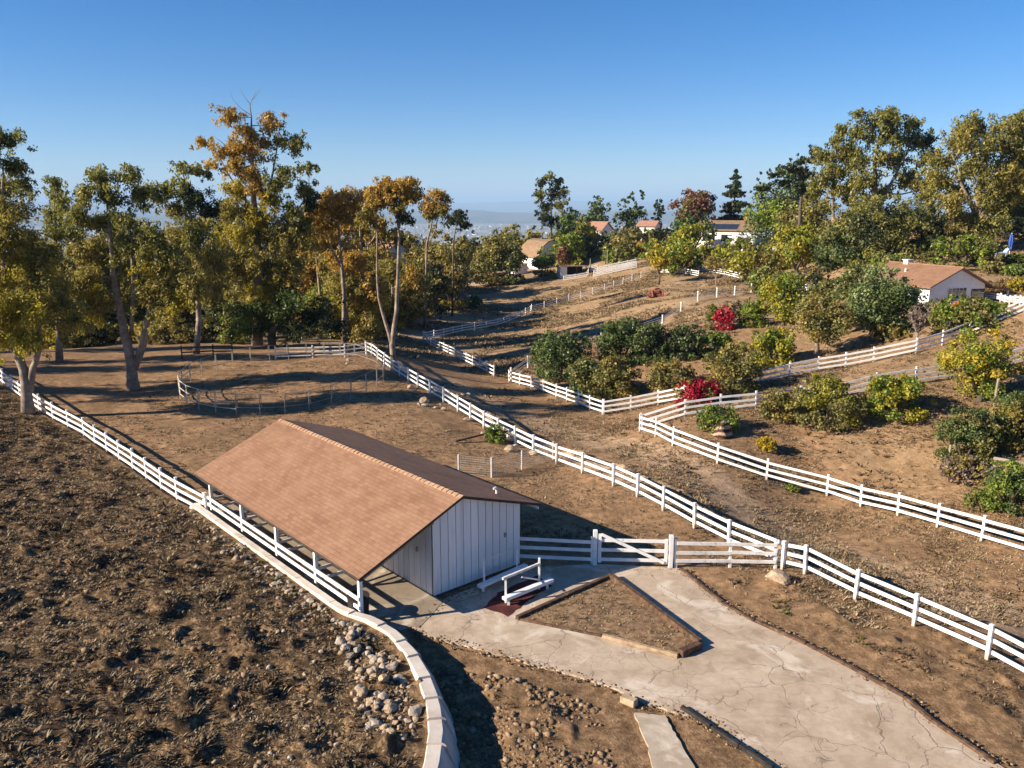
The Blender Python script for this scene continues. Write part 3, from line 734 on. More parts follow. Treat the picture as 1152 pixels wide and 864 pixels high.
# ================================================================== ROUND PEN AND WIRE FENCE
def round_pen():
    c = Vector((-18.7, 66.5, 0)); rx, ry = 8.0, 10.3
    root = empty('round_pen', c, 'round pen of thin metal pipe panels on bare dirt', 'pen')
    n = 30; P = []
    for k in range(n+1):
        a = 2*math.pi*k/n; x, y = c.x+rx*math.cos(a), c.y+ry*math.sin(a)
        P.append(Vector((x, y, ground(x, y)))-c)
    first = {}
    for k in range(n):
        cream = 15 <= k <= 21
        m = CREAM if cream else STEEL
        if m.name not in first:
            first[m.name] = MB().tube([(0,0,-.1), (0,0,1.55)], .032, 6).build('panel_post', m, root); o = first[m.name]
        else: o = copy_of(first[m.name], root)
        o.location = P[k]
        mb = MB()
        for z in ((.45, .95, 1.5) if cream else (.55, 1.5)):
            mb.tube([P[k]+Vector((0,0,z)), P[k+1]+Vector((0,0,z))], .034 if cream else .02, 6)
        q = P[k].lerp(P[k+1], .06); mb.tube([q+Vector((0,0,.45 if cream else .55)), q+Vector((0,0,1.5))], .025, 6)
        mb.build('pipe_panel', m, root)
round_pen()
def wire_fence():
    kn = px((516, 533), (553, 537), (587, 528), (622, 517))
    root = empty('wire_fence', kn[0], 'low grey wire mesh fence with thin white posts behind the barn', 'fence'); o0 = kn[0].copy()
    f = None
    for p in kn[:1]+kn[1:]:
        if f is None: f = MB().tube([(0,0,-.1), (0,0,1.15)], .045, 8).build('post', WHITEW, root); o = f
        else: o = copy_of(f, root)
        o.location = p-o0
    mb = MB()
    for a, b in zip(kn, kn[1:]):
        L = (b-a).length; d = (b-a)/L
        for z in np.linspace(.06, 1.08, 9): mb.tube([a-o0+Vector((0,0,z)), b-o0+Vector((0,0,z))], .014, 4)
        for t in np.arange(.12, L, .14): mb.tube([a-o0+d*t+Vector((0,0,.05)), a-o0+d*t+Vector((0,0,1.09))], .008, 4)
    mb.build('wire_mesh', STEEL, root)
wire_fence()

# ================================================================== HITCHING BENCHES, MAT, TIMBERS
def hitch_bench(label, a, b, posts, rail, plank_z, brace=None):
    a, b = onz(*a, plank_z), onz(*b, plank_z)
    root = empty('hitching_bench', (a.x, a.y, .03), label, 'bench'); o0 = Vector((a.x, a.y, .03)); d = (b-a).normalized()
    mb = MB(); mb.beam(a-o0, b-o0, .26, .13); mb.build('plank', WHITE, root, bevel=.02)
    for t in (.22, (b-a).length-.25):
        q = a+d*t-o0; MB().box(q.x-.05, q.x+.05, q.y-.05, q.y+.05, -.02, q.z-.066).build('support', WHITE, root)
    n = Vector((d.y, -d.x, 0))
    for t, h in posts:
        q = a+d*t-o0+n*(-.19); MB().box(q.x-.04, q.x+.04, q.y-.04, q.y+.04, -.02, h).build('post', WHITE, root, bevel=.005)
    t0, t1, z0, z1, w = rail
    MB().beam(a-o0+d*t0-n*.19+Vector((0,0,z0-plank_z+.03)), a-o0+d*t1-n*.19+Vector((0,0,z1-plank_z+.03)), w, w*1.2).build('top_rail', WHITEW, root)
    if brace:
        t0, t1, z0, z1 = brace
        MB().beam(a-o0+d*t0-n*.13+Vector((0,0,z0-plank_z)), a-o0+d*t1-n*.13+Vector((0,0,z1-plank_z)), .03, .05).build('brace', WHITEW, root)
hitch_bench('low white plank bench with a thin rail, against the barn wall', (539, 660), (592, 636), ((.45, 1.15), (2.3, 1.1)), (.42, 2.35, 1.13, 1.08, .03), .30)
hitch_bench('white plank bench with a stout top rail, on the red mat', (567, 674), (621, 652), ((.25, 1.0), (1.95, 1.30)), (.1, 2.0, 1.02, 1.06, .075), .34, (1.0, 1.92, .85, .45))
redm = mottled('red_mat', [(.3, (.030,.010,.010)), (.55, (.085,.020,.019)), (.8, (.15,.06,.05))], 2.2, 5, rough=.9)
slab('mat', [onz(u, v) for u, v in ((545, 685), (572, 694), (596, 676), (620, 660), (605, 648), (560, 668))], .031, .043, redm, 'faded dark red mat on the concrete under the benches', 'mat', kind=None, wob=.05)
# triangular bed framed in timbers
TB = [onz(u, v) for u, v in ((584, 697), (686, 651), (787, 728), (763, 740), (680, 718))]
bed = mottled('bed_soil', [(.28, (.07,.043,.025)), (.5, (.21,.13,.072)), (.72, (.35,.235,.135))], 3.5, 6, rough=.95, bump=.9, bscale=9, second=(.58, (.10,.09,.035), 1.6))
slab('bed_soil', TB, -.05, .075, bed, 'dry triangle of soil enclosed by timbers in the driveway', 'soil', kind='structure', wob=.02)
def timber(label, pts, w, h, mat, name='border_timber', z=.03, group=None):
    pts = [onz(u, v) for u, v in pts]; o0 = pts[0].copy(); mb = MB(); o0.z = z
    for a, b in zip(pts, pts[1:]):
        L = (b-a).length; n = max(1, int(L/2.4)); d = (b-a).normalized()
        for k in range(n):
            p, q = a.lerp(b, k/n)+d*.01, a.lerp(b, (k+1)/n)-d*.01
            j = Vector((random.uniform(-.03, .03), random.uniform(-.03, .03), 0)); r = random.uniform(-.02, .03)
            mb.beam(p-o0+j+Vector((0,0,z+h/2+r)), q-o0+j*.3+Vector((0,0,z+h/2+r)), w, h)
    o = mb.build(name, mat, bevel=.02); o.location = o0; props(o, label, 'timber', group); return o
timber('brown timber edging the upper left side of the triangle bed', ((582, 698), (686, 651)), .18, .16, WOODB)
timber('dark timber along the long right side of the triangle bed', ((687, 651), (788, 728)), .22, .22, WOODB)
timber('pale split timber along the front of the triangle bed', ((677, 718), (763, 741)), .16, .14, mottled('split_pale_timber', [(.3, (.22,.14,.08)), (.7, (.46,.34,.22))], 5, 5, bump=.6))
timber('thin brown board along the front left of the triangle bed', ((584, 698), (677, 717)), .10, .09, WOODB)
timber('short thick timber block at the right tip of the triangle bed', ((764, 740), (787, 730)), .26, .24, WOODB)
timber('long rusty edging board along the right side of the driveway', ((766, 641), (813, 679), (849, 700), (907, 726), (951, 749), (1018, 786), (1049, 813), (1120, 861)), .14, .12, WOODB, z=-.02)
timber('black timber edging beside the lower left driveway edge', ((766, 798), (800, 820), (832, 842), (870, 868)), .13, .15, BLACK, z=-.02)
timber('broken pale log end at the top of the concrete path', ((700, 789), (716, 796)), .26, .22, ROCK, name='log')
timber('thin weathered beam lying along the near long fence', ((900, 655), (960, 692), (1005, 716)), .10, .04, mottled('pale_weathered_beam', [(.3, (.30,.22,.14)), (.7, (.50,.40,.29))], 4, 5, bump=.6), name='beam', z=-.02)
timber('fallen dark branch among the shadows near the long fence', ((512, 497), (548, 488)), .16, .10, WOODB, name='branch', z=0)

# ================================================================== HOUSES
STUCCO = mottled('white_stucco', [(.3, (.68,.66,.62)), (.7, (.80,.78,.75))], 1.5, 4, bump=.2)
GLASS, _nt, _b = newmat('dark_window'); _b.inputs['Base Color'].default_value = (.02, .025, .03, 1); _b.inputs['Roughness'].default_value = .08; _b.inputs['Specular IOR Level'].default_value = .6
BRICKM = mottled('chimney_brick', [(.3, (.22,.08,.045)), (.7, (.36,.14,.08))], 6, 4, bump=.4)
def gable_house(name, label, base, ang, W, L, eave, ridge, roofm, wallm=STUCCO, over=.45, cat='house', windows=(), chimney=None, solar=None, floor_=-.6):
    """x across the gable, y along the ridge (away from the gable front)"""
    root = empty(name, base, label, cat, rz=ang)
    mb = MB(); mb.poly([(0,0,floor_),(W,0,floor_),(W,0,eave),(W/2,0,ridge),(0,0,eave),(0,L,floor_),(W,L,floor_),(W,L,eave),(W/2,L,ridge),(0,L,eave)],
        [(0,1,2,3,4),(9,8,7,6,5),(0,4,9,5),(1,6,7,2),(4,3,8,9),(3,2,7,8)])
    mb.build('wall', wallm, root)
    s = (ridge-eave)/(W/2); t = .14
    for sg in (-1, 1):
        xe = W/2+sg*(W/2+over); ze = eave-s*over; m2 = MB(); xr = W/2+sg*.002
        m2.hexa([(xr,-over,ridge+.01),(xe,-over,ze+.01),(xe,L+over,ze+.01),(xr,L+over,ridge+.01),(xr,-over,ridge+t),(xe,-over,ze+t),(xe,L+over,ze+t),(xr,L+over,ridge+t)])
        r = m2.build('roof_slope', roofm, root)
    MB().tube([(W/2,-over,ridge+t), (W/2,L+over,ridge+t)], .1, 6).build('ridge_cap', roofm, root)
    for wx0, wx1, wz0, wz1, where in windows:
        fr = MB(); gl = MB()
        if where == 'front':
            fr.box(wx0-.08, wx1+.08, -.05, -.004, wz0-.08, wz1+.08); gl.box(wx0, wx1, -.056, -.052, wz0, wz1)
            n = max(1, round((wx1-wx0)/.5))
            for k in range(1, n): fr.box(wx0+(wx1-wx0)*k/n-.02, wx0+(wx1-wx0)*k/n+.02, -.064, -.058, wz0, wz1)
        else:
            fr.box(-.05, -.004, wx0-.08, wx1+.08, wz0-.08, wz1+.08); gl.box(-.056, -.052, wx0, wx1, wz0, wz1)
        f = fr.build('window', WHITE, root); gl.build('pane', GLASS, f)
    if chimney:
        cx, cy, cz = chimney; mb = MB().box(cx-.5, cx+.5, cy-.4, cy+.4, eave, cz); mb.box(cx-.6, cx+.6, cy-.5, cy+.5, cz+.002, cz+.15); mb.build('chimney', BRICKM, root)
    if solar:
        y0, y1, f0, f1 = solar
        pm, _n, pb = newmat('solar_panel'); pb.inputs['Base Color'].default_value = (.025,.035,.06,1); pb.inputs['Roughness'].default_value = .15
        for k in range(5):
            ya, yb = y0+(y1-y0)*k/5+.03, y0+(y1-y0)*(k+1)/5-.03; q = []
            for zo in (.03, .09):
                for f, y in ((f0,ya),(f1,ya),(f1,yb),(f0,yb)):
                    q.append((W/2*f-over*(1-f), y, eave-s*over*(1-f)+(ridge-eave)*f+t+zo))
            MB().hexa(q).build('solar_panel', pm, root)
    return root
R2 = shingle_mat('house_shingles', (0, 0, math.pi/2), .92, .2, .4)
R2b = mottled('pink_tile_roof', [(.3, (.30,.15,.10)), (.7, (.44,.24,.17))], 1.2, 5, bump=.3)
R2c = mottled('tan_roof', [(.3, (.17,.105,.062)), (.7, (.28,.185,.115))], 1.5, 5, bump=.3)
hb = atY(1044, 345, 78); hb.z -= .5
H1 = gable_house('house', 'white single-storey house with brown shingle roof behind the round hedge', hb, math.radians(20), 7.0, 8.4, 2.45, 4.0, R2, windows=((2.3,4.6,1.15,2.15,'front'), (1.2,2.1,.2,2.1,'side')))
def house_extras():
    mb = MB()
    for x in (.25, .9, 1.6, 4.9): mb.box(x-.05, x+.05, -1.55, -1.45, -.3, 1.0)
    mb.box(.2, 4.95, -1.54, -1.46, 1.0, 1.09); mb.box(.2, 4.95, -1.53, -1.47, .35, .42)
    for x in np.arange(.35, 4.9, .22): mb.box(x-.015, x+.015, -1.515, -1.485, .42, 1.0)
    mb.build('porch_railing', WHITE, H1)
    mb = MB(); mb.box(.1, 5.0, -1.6, -.01, -.6, -.02); mb.build('porch_deck', WOODG, H1)
    # open carport on the right of the gable
    mb = MB(); mb.hexa([(7.66,-.4,2.10),(10.1,-.4,1.75),(10.1,5.4,1.75),(7.66,5.4,2.10),(7.66,-.4,2.24),(10.1,-.4,1.89),(10.1,5.4,1.89),(7.66,5.4,2.24)]); mb.build('carport_roof', R2, H1)
    for y in (-.25, 5.2): MB().box(9.85, 10.0, y, y+.15, -.6, 1.75).build('carport_post', WHITE, H1)
    mb = MB(); mb.box(5.3, 7.0, -.06, -.004, -.2, 2.0); mb.build('garage_door', GLASS, H1)
    mb = MB(); mb.box(2.4,4.5,-.9,-.35,.42,.5); mb.box(2.4,4.5,-.40,-.33,.5,.95)
    for x in (2.45,4.4): mb.box(x,x+.07,-.88,-.35,-.02,.42)
    o = mb.build('bench', WHITE); o.matrix_world = H1.matrix_basis.copy(); o.location = H1.location; props(o, 'small white bench on the house porch under the window', 'bench')
    mb = MB(); mb.box(3.3,3.9,6.2,6.8,4.0,4.45); mb.box(3.2,4.0,6.1,6.9,4.451,4.53); mb.build('chimney', STUCCO, H1)
    mb = MB(); mb.tube([(1.9,5,3.2),(1.9,5,3.75)], .1, 8); mb.build('vent_pipe', WHITEW, H1)
    mb = MB(); mb.hexa([(8.6,.7,-.25),(9.2,.7,-.25),(9.2,1.3,-.25),(8.6,1.3,-.25),(8.5,.6,.85),(9.3,.6,.85),(9.3,1.4,.85),(8.5,1.4,.85)]); mb.box(8.46,9.34,.55,1.45,.852,.92)
    bm_, _n, bb = newmat('blue_plastic'); bb.inputs['Base Color'].default_value = (.03,.08,.35,1); bb.inputs['Roughness'].default_value = .5
    o = mb.build('wheelie_bin', bm_); o.matrix_world = H1.matrix_basis.copy(); o.location = H1.location; props(o, 'blue lidded bin standing under the house carport', 'bin')
    return bm_
BLUE = house_extras()
def fl(u, v, Y): 
    p = atY(u, v, Y); g = ground(p.x, p.y); return Vector((p.x, p.y, g))
# main house on the ridge
p = fl(860, 276, 190)
MH = gable_house('house', 'brown-roofed ridge house with brick chimney and solar panels beside the conifer', p+Vector((-1.5, 4, .2)), math.radians(62), 10, 15, 3.6, 5.6, R2c, windows=((5,7.5,1,2.6,'side'), (9,12,1,2.6,'side')), chimney=(5, 3.0, 7.2), solar=(4, 12.5, .12, .62))
def pergola():
    p = fl(842, 281, 184); root = empty('carport', p, 'white flat-roofed carport in front of the ridge house', 'carport', rz=math.radians(28))
    MB().hexa([(-3.5,-2,3.2),(4.5,-2,3.2),(4.5,3,3.5),(-3.5,3,3.5),(-3.5,-2,3.5),(4.5,-2,3.5),(4.5,3,3.8),(-3.5,3,3.8)]).build('roof', WHITE, root)
    MB().box(-3.3,-1.0,-1.6,2.6,-.6,3.2).build('wall', STUCCO, root)
    MB().box(4.0,4.3,-1.8,-1.5,-.6,3.2).build('post', WHITE, root)
    p = fl(876, 283, 178); root = empty('garden_shed', p, 'small white shed with pointed roof beside the bright green tree', 'shed', rz=math.radians(20))
    n = 8; mb = MB(); ring = [(1.35*math.cos(2*math.pi*k/n), 1.35*math.sin(2*math.pi*k/n)) for k in range(n)]
    mb.poly([(x,y,-.8) for x,y in ring]+[(x,y,4.0) for x,y in ring], [tuple(range(n))[::-1], tuple(range(n,2*n))]+[(k,(k+1)%n,n+(k+1)%n,n+k) for k in range(n)]); mb.build('wall', STUCCO, root)
    mb = MB(); mb.poly([(x*1.25,y*1.25,4.01) for x,y in ring]+[(0,0,5.3)], [tuple(range(n))[::-1]]+[(k,(k+1)%n,n) for k in range(n)]); mb.build('roof', WHITEW, root)
    MB().box(-.3,.3,-1.33,-1.25,1.8,3.0).build('window', GLASS, root)
pergola()
gable_house('house', 'pink tile roof of a house peeking over the ridge shrubs', fl(676, 272, 232)+Vector((0,0,1.2)), math.radians(60), 8, 6.5, 4.0, 6.0, R2b)
gable_house('house', 'low pale pink roof behind the rust tree on the ridge', fl(736, 265, 238)+Vector((0,0,1.0)), math.radians(65), 6, 5, 4.2, 5.4, R2b)
gable_house('house', 'white house with a pink roof glimpsed between the left hillside trees', atY(436, 296, 165), math.radians(55), 6, 8, 2.6, 4.0, R2b)
def gambrel():
    p = fl(606, 305, 200); root = empty('gambrel_barn', p, 'white barn with a tan rounded roof on the far hill', 'barn', rz=math.radians(26))
    W, L = 7.6, 10.0; prof = [(0,-.8),(0,3.3),(1.0,5.3),(2.4,6.5),(3.8,6.9),(5.2,6.5),(6.6,5.3),(7.6,3.3),(7.6,-.8)]; n = len(prof)
    mb = MB(); mb.poly([(x,0,z) for x,z in prof]+[(x,L,z) for x,z in prof], [tuple(range(n)), tuple(range(n,2*n))[::-1]]+[(k,n+k,n+k+1,k+1) for k in range(n-1)]); mb.build('wall', STUCCO, root)
    pr = [(-.35,2.7)]+prof[1:8]+[(7.95,2.7)]; 
    def off(i, t): 
        x, z = pr[i]; cx, cz = 3.8, 2.6; l = math.hypot(x-cx, z-cz); return (x+(x-cx)/l*t, z+(z-cz)/l*t)
    mb = MB()
    for i in range(len(pr)-1):
        a, b = off(i,.02), off(i+1,.02); c, d = off(i+1,.22), off(i,.22)
        mb.hexa([(a[0],-.4,a[1]),(b[0],-.4,b[1]),(b[0],L+.4,b[1]),(a[0],L+.4,a[1]),(d[0],-.4,d[1]),(c[0],-.4,c[1]),(c[0],L+.4,c[1]),(d[0],L+.4,d[1])])
    mb.build('roof', R2c, root)
    MB().box(2.5,5.1,-.06,-.004,-.3,2.6).build('door', WHITEW, root); MB().box(.3,1.4,-.06,-.004,1.2,2.4).build('window', GLASS, root)
    q = fl(590, 303, 196); r2 = empty('lean_shed', q, 'small white lean-to shed beside the rounded barn', 'shed', rz=math.radians(26))
    MB().hexa([(-2.6,0,-.8),(.8,0,-.8),(.8,3,-.8),(-2.6,3,-.8),(-2.6,0,1.5),(.8,0,2.3),(.8,3,2.3),(-2.6,3,1.5)]).build('wall', STUCCO, r2)
    MB().hexa([(-3,-.3,1.43),(.9,-.3,2.34),(.9,3.3,2.34),(-3,3.3,1.43),(-3,-.3,1.55),(.9,-.3,2.46),(.9,3.3,2.46),(-3,3.3,1.55)]).build('roof', R2c, r2)
gambrel()
def stall():
    p = fl(632, 312, 184); root = empty('horse_shelter', p, 'small white open horse shelter with a dark inside on the hill', 'shelter', rz=math.radians(10))
    MB().box(-.3,1.2,0,3.5,-.6,2.6).build('wall', STUCCO, root)
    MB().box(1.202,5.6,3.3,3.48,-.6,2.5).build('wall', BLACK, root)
    MB().hexa([(-.5,-.5,2.62),(6,-.5,2.62),(6,3.8,2.4),(-.5,3.8,2.4),(-.5,-.5,2.8),(6,-.5,2.8),(6,3.8,2.58),(-.5,3.8,2.58)]).build('roof', WOODG, root)
    for x in (3.4, 5.6): MB().box(x-.1,x+.1,0,.2,-.6,2.6).build('post', WOODB, root)
    MB().box(1.25,5.5,.05,.13,.1,.85).build('half_door', WHITE, root)
    for k, (u, v, a) in enumerate(((664,300,5), (683,299,0))):
        q = fl(u, v+4, 186); o = MB().tube([(0,0,-.4),(0,0,4.2 if k else 3)], [.16,.12], 7).build('wooden_pole', WOODG); o.location = q
        props(o, ('short grey pole beside the white horse shelter', 'tall grey pole between the horse shelter and the white pens')[k], 'pole')
    fence('white pen rails in front of the horse shelter', [fl(634,313,180), fl(660,308,180), fl(662,304,184)], spacing=2.4, group=None)
    for k, (a, b, c, lab) in enumerate((((668,302),(690,306),(716,309),'nearest white rail pen on the bare hill crest'), ((672,299),(696,303),(715,305),'second white rail pen crowded behind the nearest one'), ((670,305),(664,300),(672,297),'short white pen end joining the crest pens'))):
        fence(lab, [fl(*a,178+k*4), fl(*b,178+k*4), fl(*c,178+k*4)], spacing=1.7, group=None, rails=(.25,.6,.95,1.3), h=1.5, rw=.2)
stall()

# ================================================================== SMALL THINGS
def closed_parasol():
    p = fl(1135, 290, 107); root = empty('parasol', p, 'closed blue parasol above the upper garden hedges', 'parasol')
    MB().tube([(0,0,-.6),(0,0,3.0)], .05, 8).build('pole', WHITEW, root)
    mb = MB(); n = 14; prof = [(.7,.05),(.9,.26),(1.3,.24),(1.9,.30),(2.3,.25),(2.7,.14),(2.9,.05)]
    b = []
    for z, r in prof:
        for k in range(n): 
            rr = r*(1 if k % 2 else .72); b.append((rr*math.cos(2*math.pi*k/n), rr*math.sin(2*math.pi*k/n), z))
    mb.poly(b, [(i*n+k, i*n+(k+1) % n, (i+1)*n+(k+1) % n, (i+1)*n+k) for i in range(len(prof)-1) for k in range(n)])
    mb.build('canopy', BLUE, root)
    p = fl(1124, 291, 106); root = empty('garden_chair', p, 'pale blue garden chair beside the closed parasol', 'chair')
    cm = mottled('pale_blue_plastic', [(.3,(.25,.38,.55)),(.7,(.40,.52,.68))], 3)
    MB().box(-.8,.8,-.4,.4,.55,.65).build('seat', cm, root); MB().hexa([(.6,-.4,.66),(.7,-.4,.66),(.7,.4,.66),(.6,.4,.66),(1.0,-.4,1.3),(1.1,-.4,1.3),(1.1,.4,1.3),(1.0,.4,1.3)]).build('backrest', cm, root)
    for x in (-.7,.6):
        for y in (-.35,.35): MB().box(x-.04,x+.04,y-.04,y+.04,-.4,.55).build('leg', cm, root)
closed_parasol()
def posts_right():
    for (u0, v0, hp, lab) in ((1066,524,1.7,'leaning grey wooden post beside the dark lower right bush'), (1121,502,2.4,'tall grey wooden pole among the lower right bushes'), (1117,466,2.6,'grey pole behind the yellow-green tree')):
        p = G(u0, v0); o = MB().tube([(0,0,-.3),(0.03,0,hp*.5),(.1,0.03,hp)], [.085,.08,.07], 8).build('wooden_post', WOODG, smooth=False); o.location = p; props(o, lab, 'post')
    p = G(1118, 536); q = G(1165, 545); root = empty('log_rail', p, 'grey log rail on a short post in the lower right bush', 'rail'); 
    MB().tube([(0,0,-.2),(0,0,.95)], .09, 8).build('post', WOODG, root)
    MB().tube([(-.1,0,.98), (q-p)+Vector((0,0,.95))], [.10,.09], 8).build('log', WOODG, root)
posts_right()
def scrap():
    p = fl(737, 337, 128); root = empty('scrap_heap', p, 'rusty red heap of scrap lying on the bare hill', 'scrap')
    rm = mottled('rusty_red_metal', [(.3,(.10,.035,.022)),(.6,(.26,.09,.06)),(.8,(.38,.18,.13))], 3, 5, bump=.5)
    rn = random.Random(5)
    for k in range(5):
        mb = MB(); r = rn.uniform(.45,.8); c = Vector((rn.uniform(-1.2,1.2), rn.uniform(-.6,.6), r*.75)); ax = rn.uniform(0,3.1); pts = []
        for i in range(13):
            a = 2*math.pi*i/12; pts.append(c+Vector((r*math.cos(a)*math.cos(ax), r*math.cos(a)*math.sin(ax), r*math.sin(a))))
        mb.tube(pts, .13, 6); mb.build('metal_hoop', rm, root)
    mb = MB()
    for k in range(14):
        a = Vector((rn.uniform(-1.6,1.6), rn.uniform(-.8,.8), rn.uniform(0,.4))); b = a+Vector((rn.uniform(-1,1), rn.uniform(-.6,.6), rn.uniform(.1,.8))); mb.beam(a, b, rn.uniform(.1,.5), .06)
    mb.build('metal_sheet', rm, root)
    mb = MB(); mb.box(-1.0,1.1,-.4,.5,-.1,.55); mb.box(-.2,.7,-.3,.3,.551,1.15); mb.build('engine_block', rm, root, bevel=.12)
scrap()
p = G(507, 334); n_ = 18; mb = MB(); mb.poly([(3.6*math.cos(6.2832*k/n_)*random.uniform(.85,1.1), 2.6*math.sin(6.2832*k/n_)*random.uniform(.85,1.1), .12) for k in range(n_)]+[(3.4*math.cos(6.2832*k/n_), 2.4*math.sin(6.2832*k/n_), -.5) for k in range(n_)], [tuple(range(n_))]+[(k, n_+k, n_+(k+1) % n_, (k+1) % n_) for k in range(n_)])
o = mb.build('tarp', mottled('dark_tarp', [(.3,(.04,.038,.035)),(.7,(.10,.09,.08))], 1.5)); o.location = p; o.rotation_euler = (.1, -.04, .3); props(o, 'dark flat tarp spread beside the pale path up the hill', 'tarp')
# rocks
def rock_mesh(seed, name):
    import bmesh
    bm = bmesh.new(); bmesh.ops.create_icosphere(bm, subdivisions=3, radius=1); r = random.Random(seed)
    pl = [(Vector((r.gauss(0,1), r.gauss(0,1), r.gauss(0,1))).normalized(), r.uniform(.55,.85)) for _ in range(11)]
    sx, sy, sz = r.uniform(.8,1.3), r.uniform(.75,1.05), r.uniform(.55,.8)
    off = Vector((r.uniform(0,9),)*3)
    from mathutils import noise as mn
    for v in bm.verts:
        p = v.co.normalized(); d = 1.0
        for n, k in pl:
            c = p.dot(n)
            if c > k: d = min(d, k/c)
        p = p*d*(1+.10*mn.noise(p*2.1+off))
        v.co = Vector((p.x*sx, p.y*sy, p.z*sz))
    me = bpy.data.meshes.new(name); bm.to_mesh(me); bm.free(); return me
RM = []
for k in range(7):
    me = rock_mesh(100+k, 'rock'); me.materials.append(ROCK if k % 3 else ROCKG); RM.append(me)
def rock(p, s, label, group=None, k=None, name='rock', cat='rock', rz=None, sink=.36):
    o = bpy.data.objects.new(name, RM[random.randrange(7) if k is None else k]); COL.objects.link(o)
    o.location = Vector(p)+Vector((0,0,s*(.6-sink))); o.scale = (s, s, s); o.rotation_euler = (random.uniform(-.4,.4), random.uniform(-.4,.4), random.uniform(0,6.3) if rz is None else rz)
    return props(o, label, cat, group)
cl = [onz(u, v, .5) for u, v in ((380,684), (425,712), (455,742), (474,785), (474,832), (440,842), (398,815), (395,760), (378,715))]
n = 0; tries = 0
while n < 230 and tries < 6000:
    tries += 1
    x, y = random.uniform(-8, -1.5), random.uniform(17, 29)
    sd0, _ = side(np.array([x]), np.array([y])); sd0 = float(sd0[0])
    inside = bool(in_poly([x], [y], cl)[0])
    if sd0 < .45: continue
    if not inside and random.random() > .03: continue
    if inside and fbm(np.array([x*.9]), np.array([y*.9]), 2, 3)[0] < .40: continue
    s = random.choice((.045,.055,.065,.075,.085,.10,.12,.14,.17,.20)) if inside else random.uniform(.05,.12)
    rock((x, y, ground(x, y)), s, 'pale angular rock tumbled in the heap beside the curved retaining wall', 'rocks heaped beside the retaining wall'); n += 1
for k in range(125):
    t = random.uniform(-.5, 14.5)*random.uniform(.55,1); off = abs(random.gauss(0, .5))+.38; q = barn(-3.62-off, t); s = random.uniform(.04,.15)
    rock((q.x, q.y, ground(q.x, q.y)), s, 'small pale stone strewn along the outside of the straight retaining wall', 'stones along the straight wall', name='stone', cat='stone')
for u, v, w, lab in ((876,656,26,'big pale boulder under the near end of the long fence'), (574,508,15,'rounded tan boulder below the fence near the green bush'),
     (477,453,11,'grey boulder in tree shade by the long fence'), (492,442,9,'small boulder behind the shaded fence boulders'), (463,437,9,'pale stone left of the shaded fence boulders'), (500,462,10,'tan boulder at the fence foot right of the shaded boulders'),
     (601,511,13,'flat white slab stone lying against the long fence'), (476,375,8,'pale stone where the shaded fences meet'), (443,418,8,'flat stone below the slender lane tree')):
    p = G(u, v); rock(p, w/2*depth(p)/FOC*1.1, lab, k=(2 if w > 20 else random.choice((1,2,4,5))), rz=(.4 if w > 20 else None), name='boulder', cat='boulder')
for k, (u, v) in enumerate([(466+6*i, 440+random.randint(0,20)) for i in range(12)]+[(525+9*i, 470+5*i+random.randint(-3,8)) for i in range(7)]+[(385+random.randint(0,60), 396+random.randint(0,20)) for i in range(6)]):
    p = G(u, v); rock(p, random.uniform(.12,.32), 'small stone scattered in the shade along the long paddock fence', 'stones along the paddock fence', name='stone', cat='stone')
bstripe, nt_, b_ = newmat('banded_brown_stone'); N_ = NT(nt_); wv = N_.n('ShaderNodeTexWave', bands_direction='Z'); wv.inputs['Scale'].default_value = .85; wv.inputs['Distortion'].default_value = 2.5; N_.l(N_.coord(), wv.inputs['Vector'])
N_.l(N_.ramp(wv.outputs['Fac'], [(.25,(.05,.028,.02)),(.5,(.20,.11,.075)),(.8,(.42,.29,.20))]), b_.inputs['Base Color'])
p = G(812, 489); o = rock(p, .85, 'banded brown boulder in front of the small corner bush', name='boulder', cat='boulder', k=0); me = RM[0].copy(); me.materials.clear(); me.materials.append(bstripe); o.data = me; o.scale = (.72,.7,1.05)
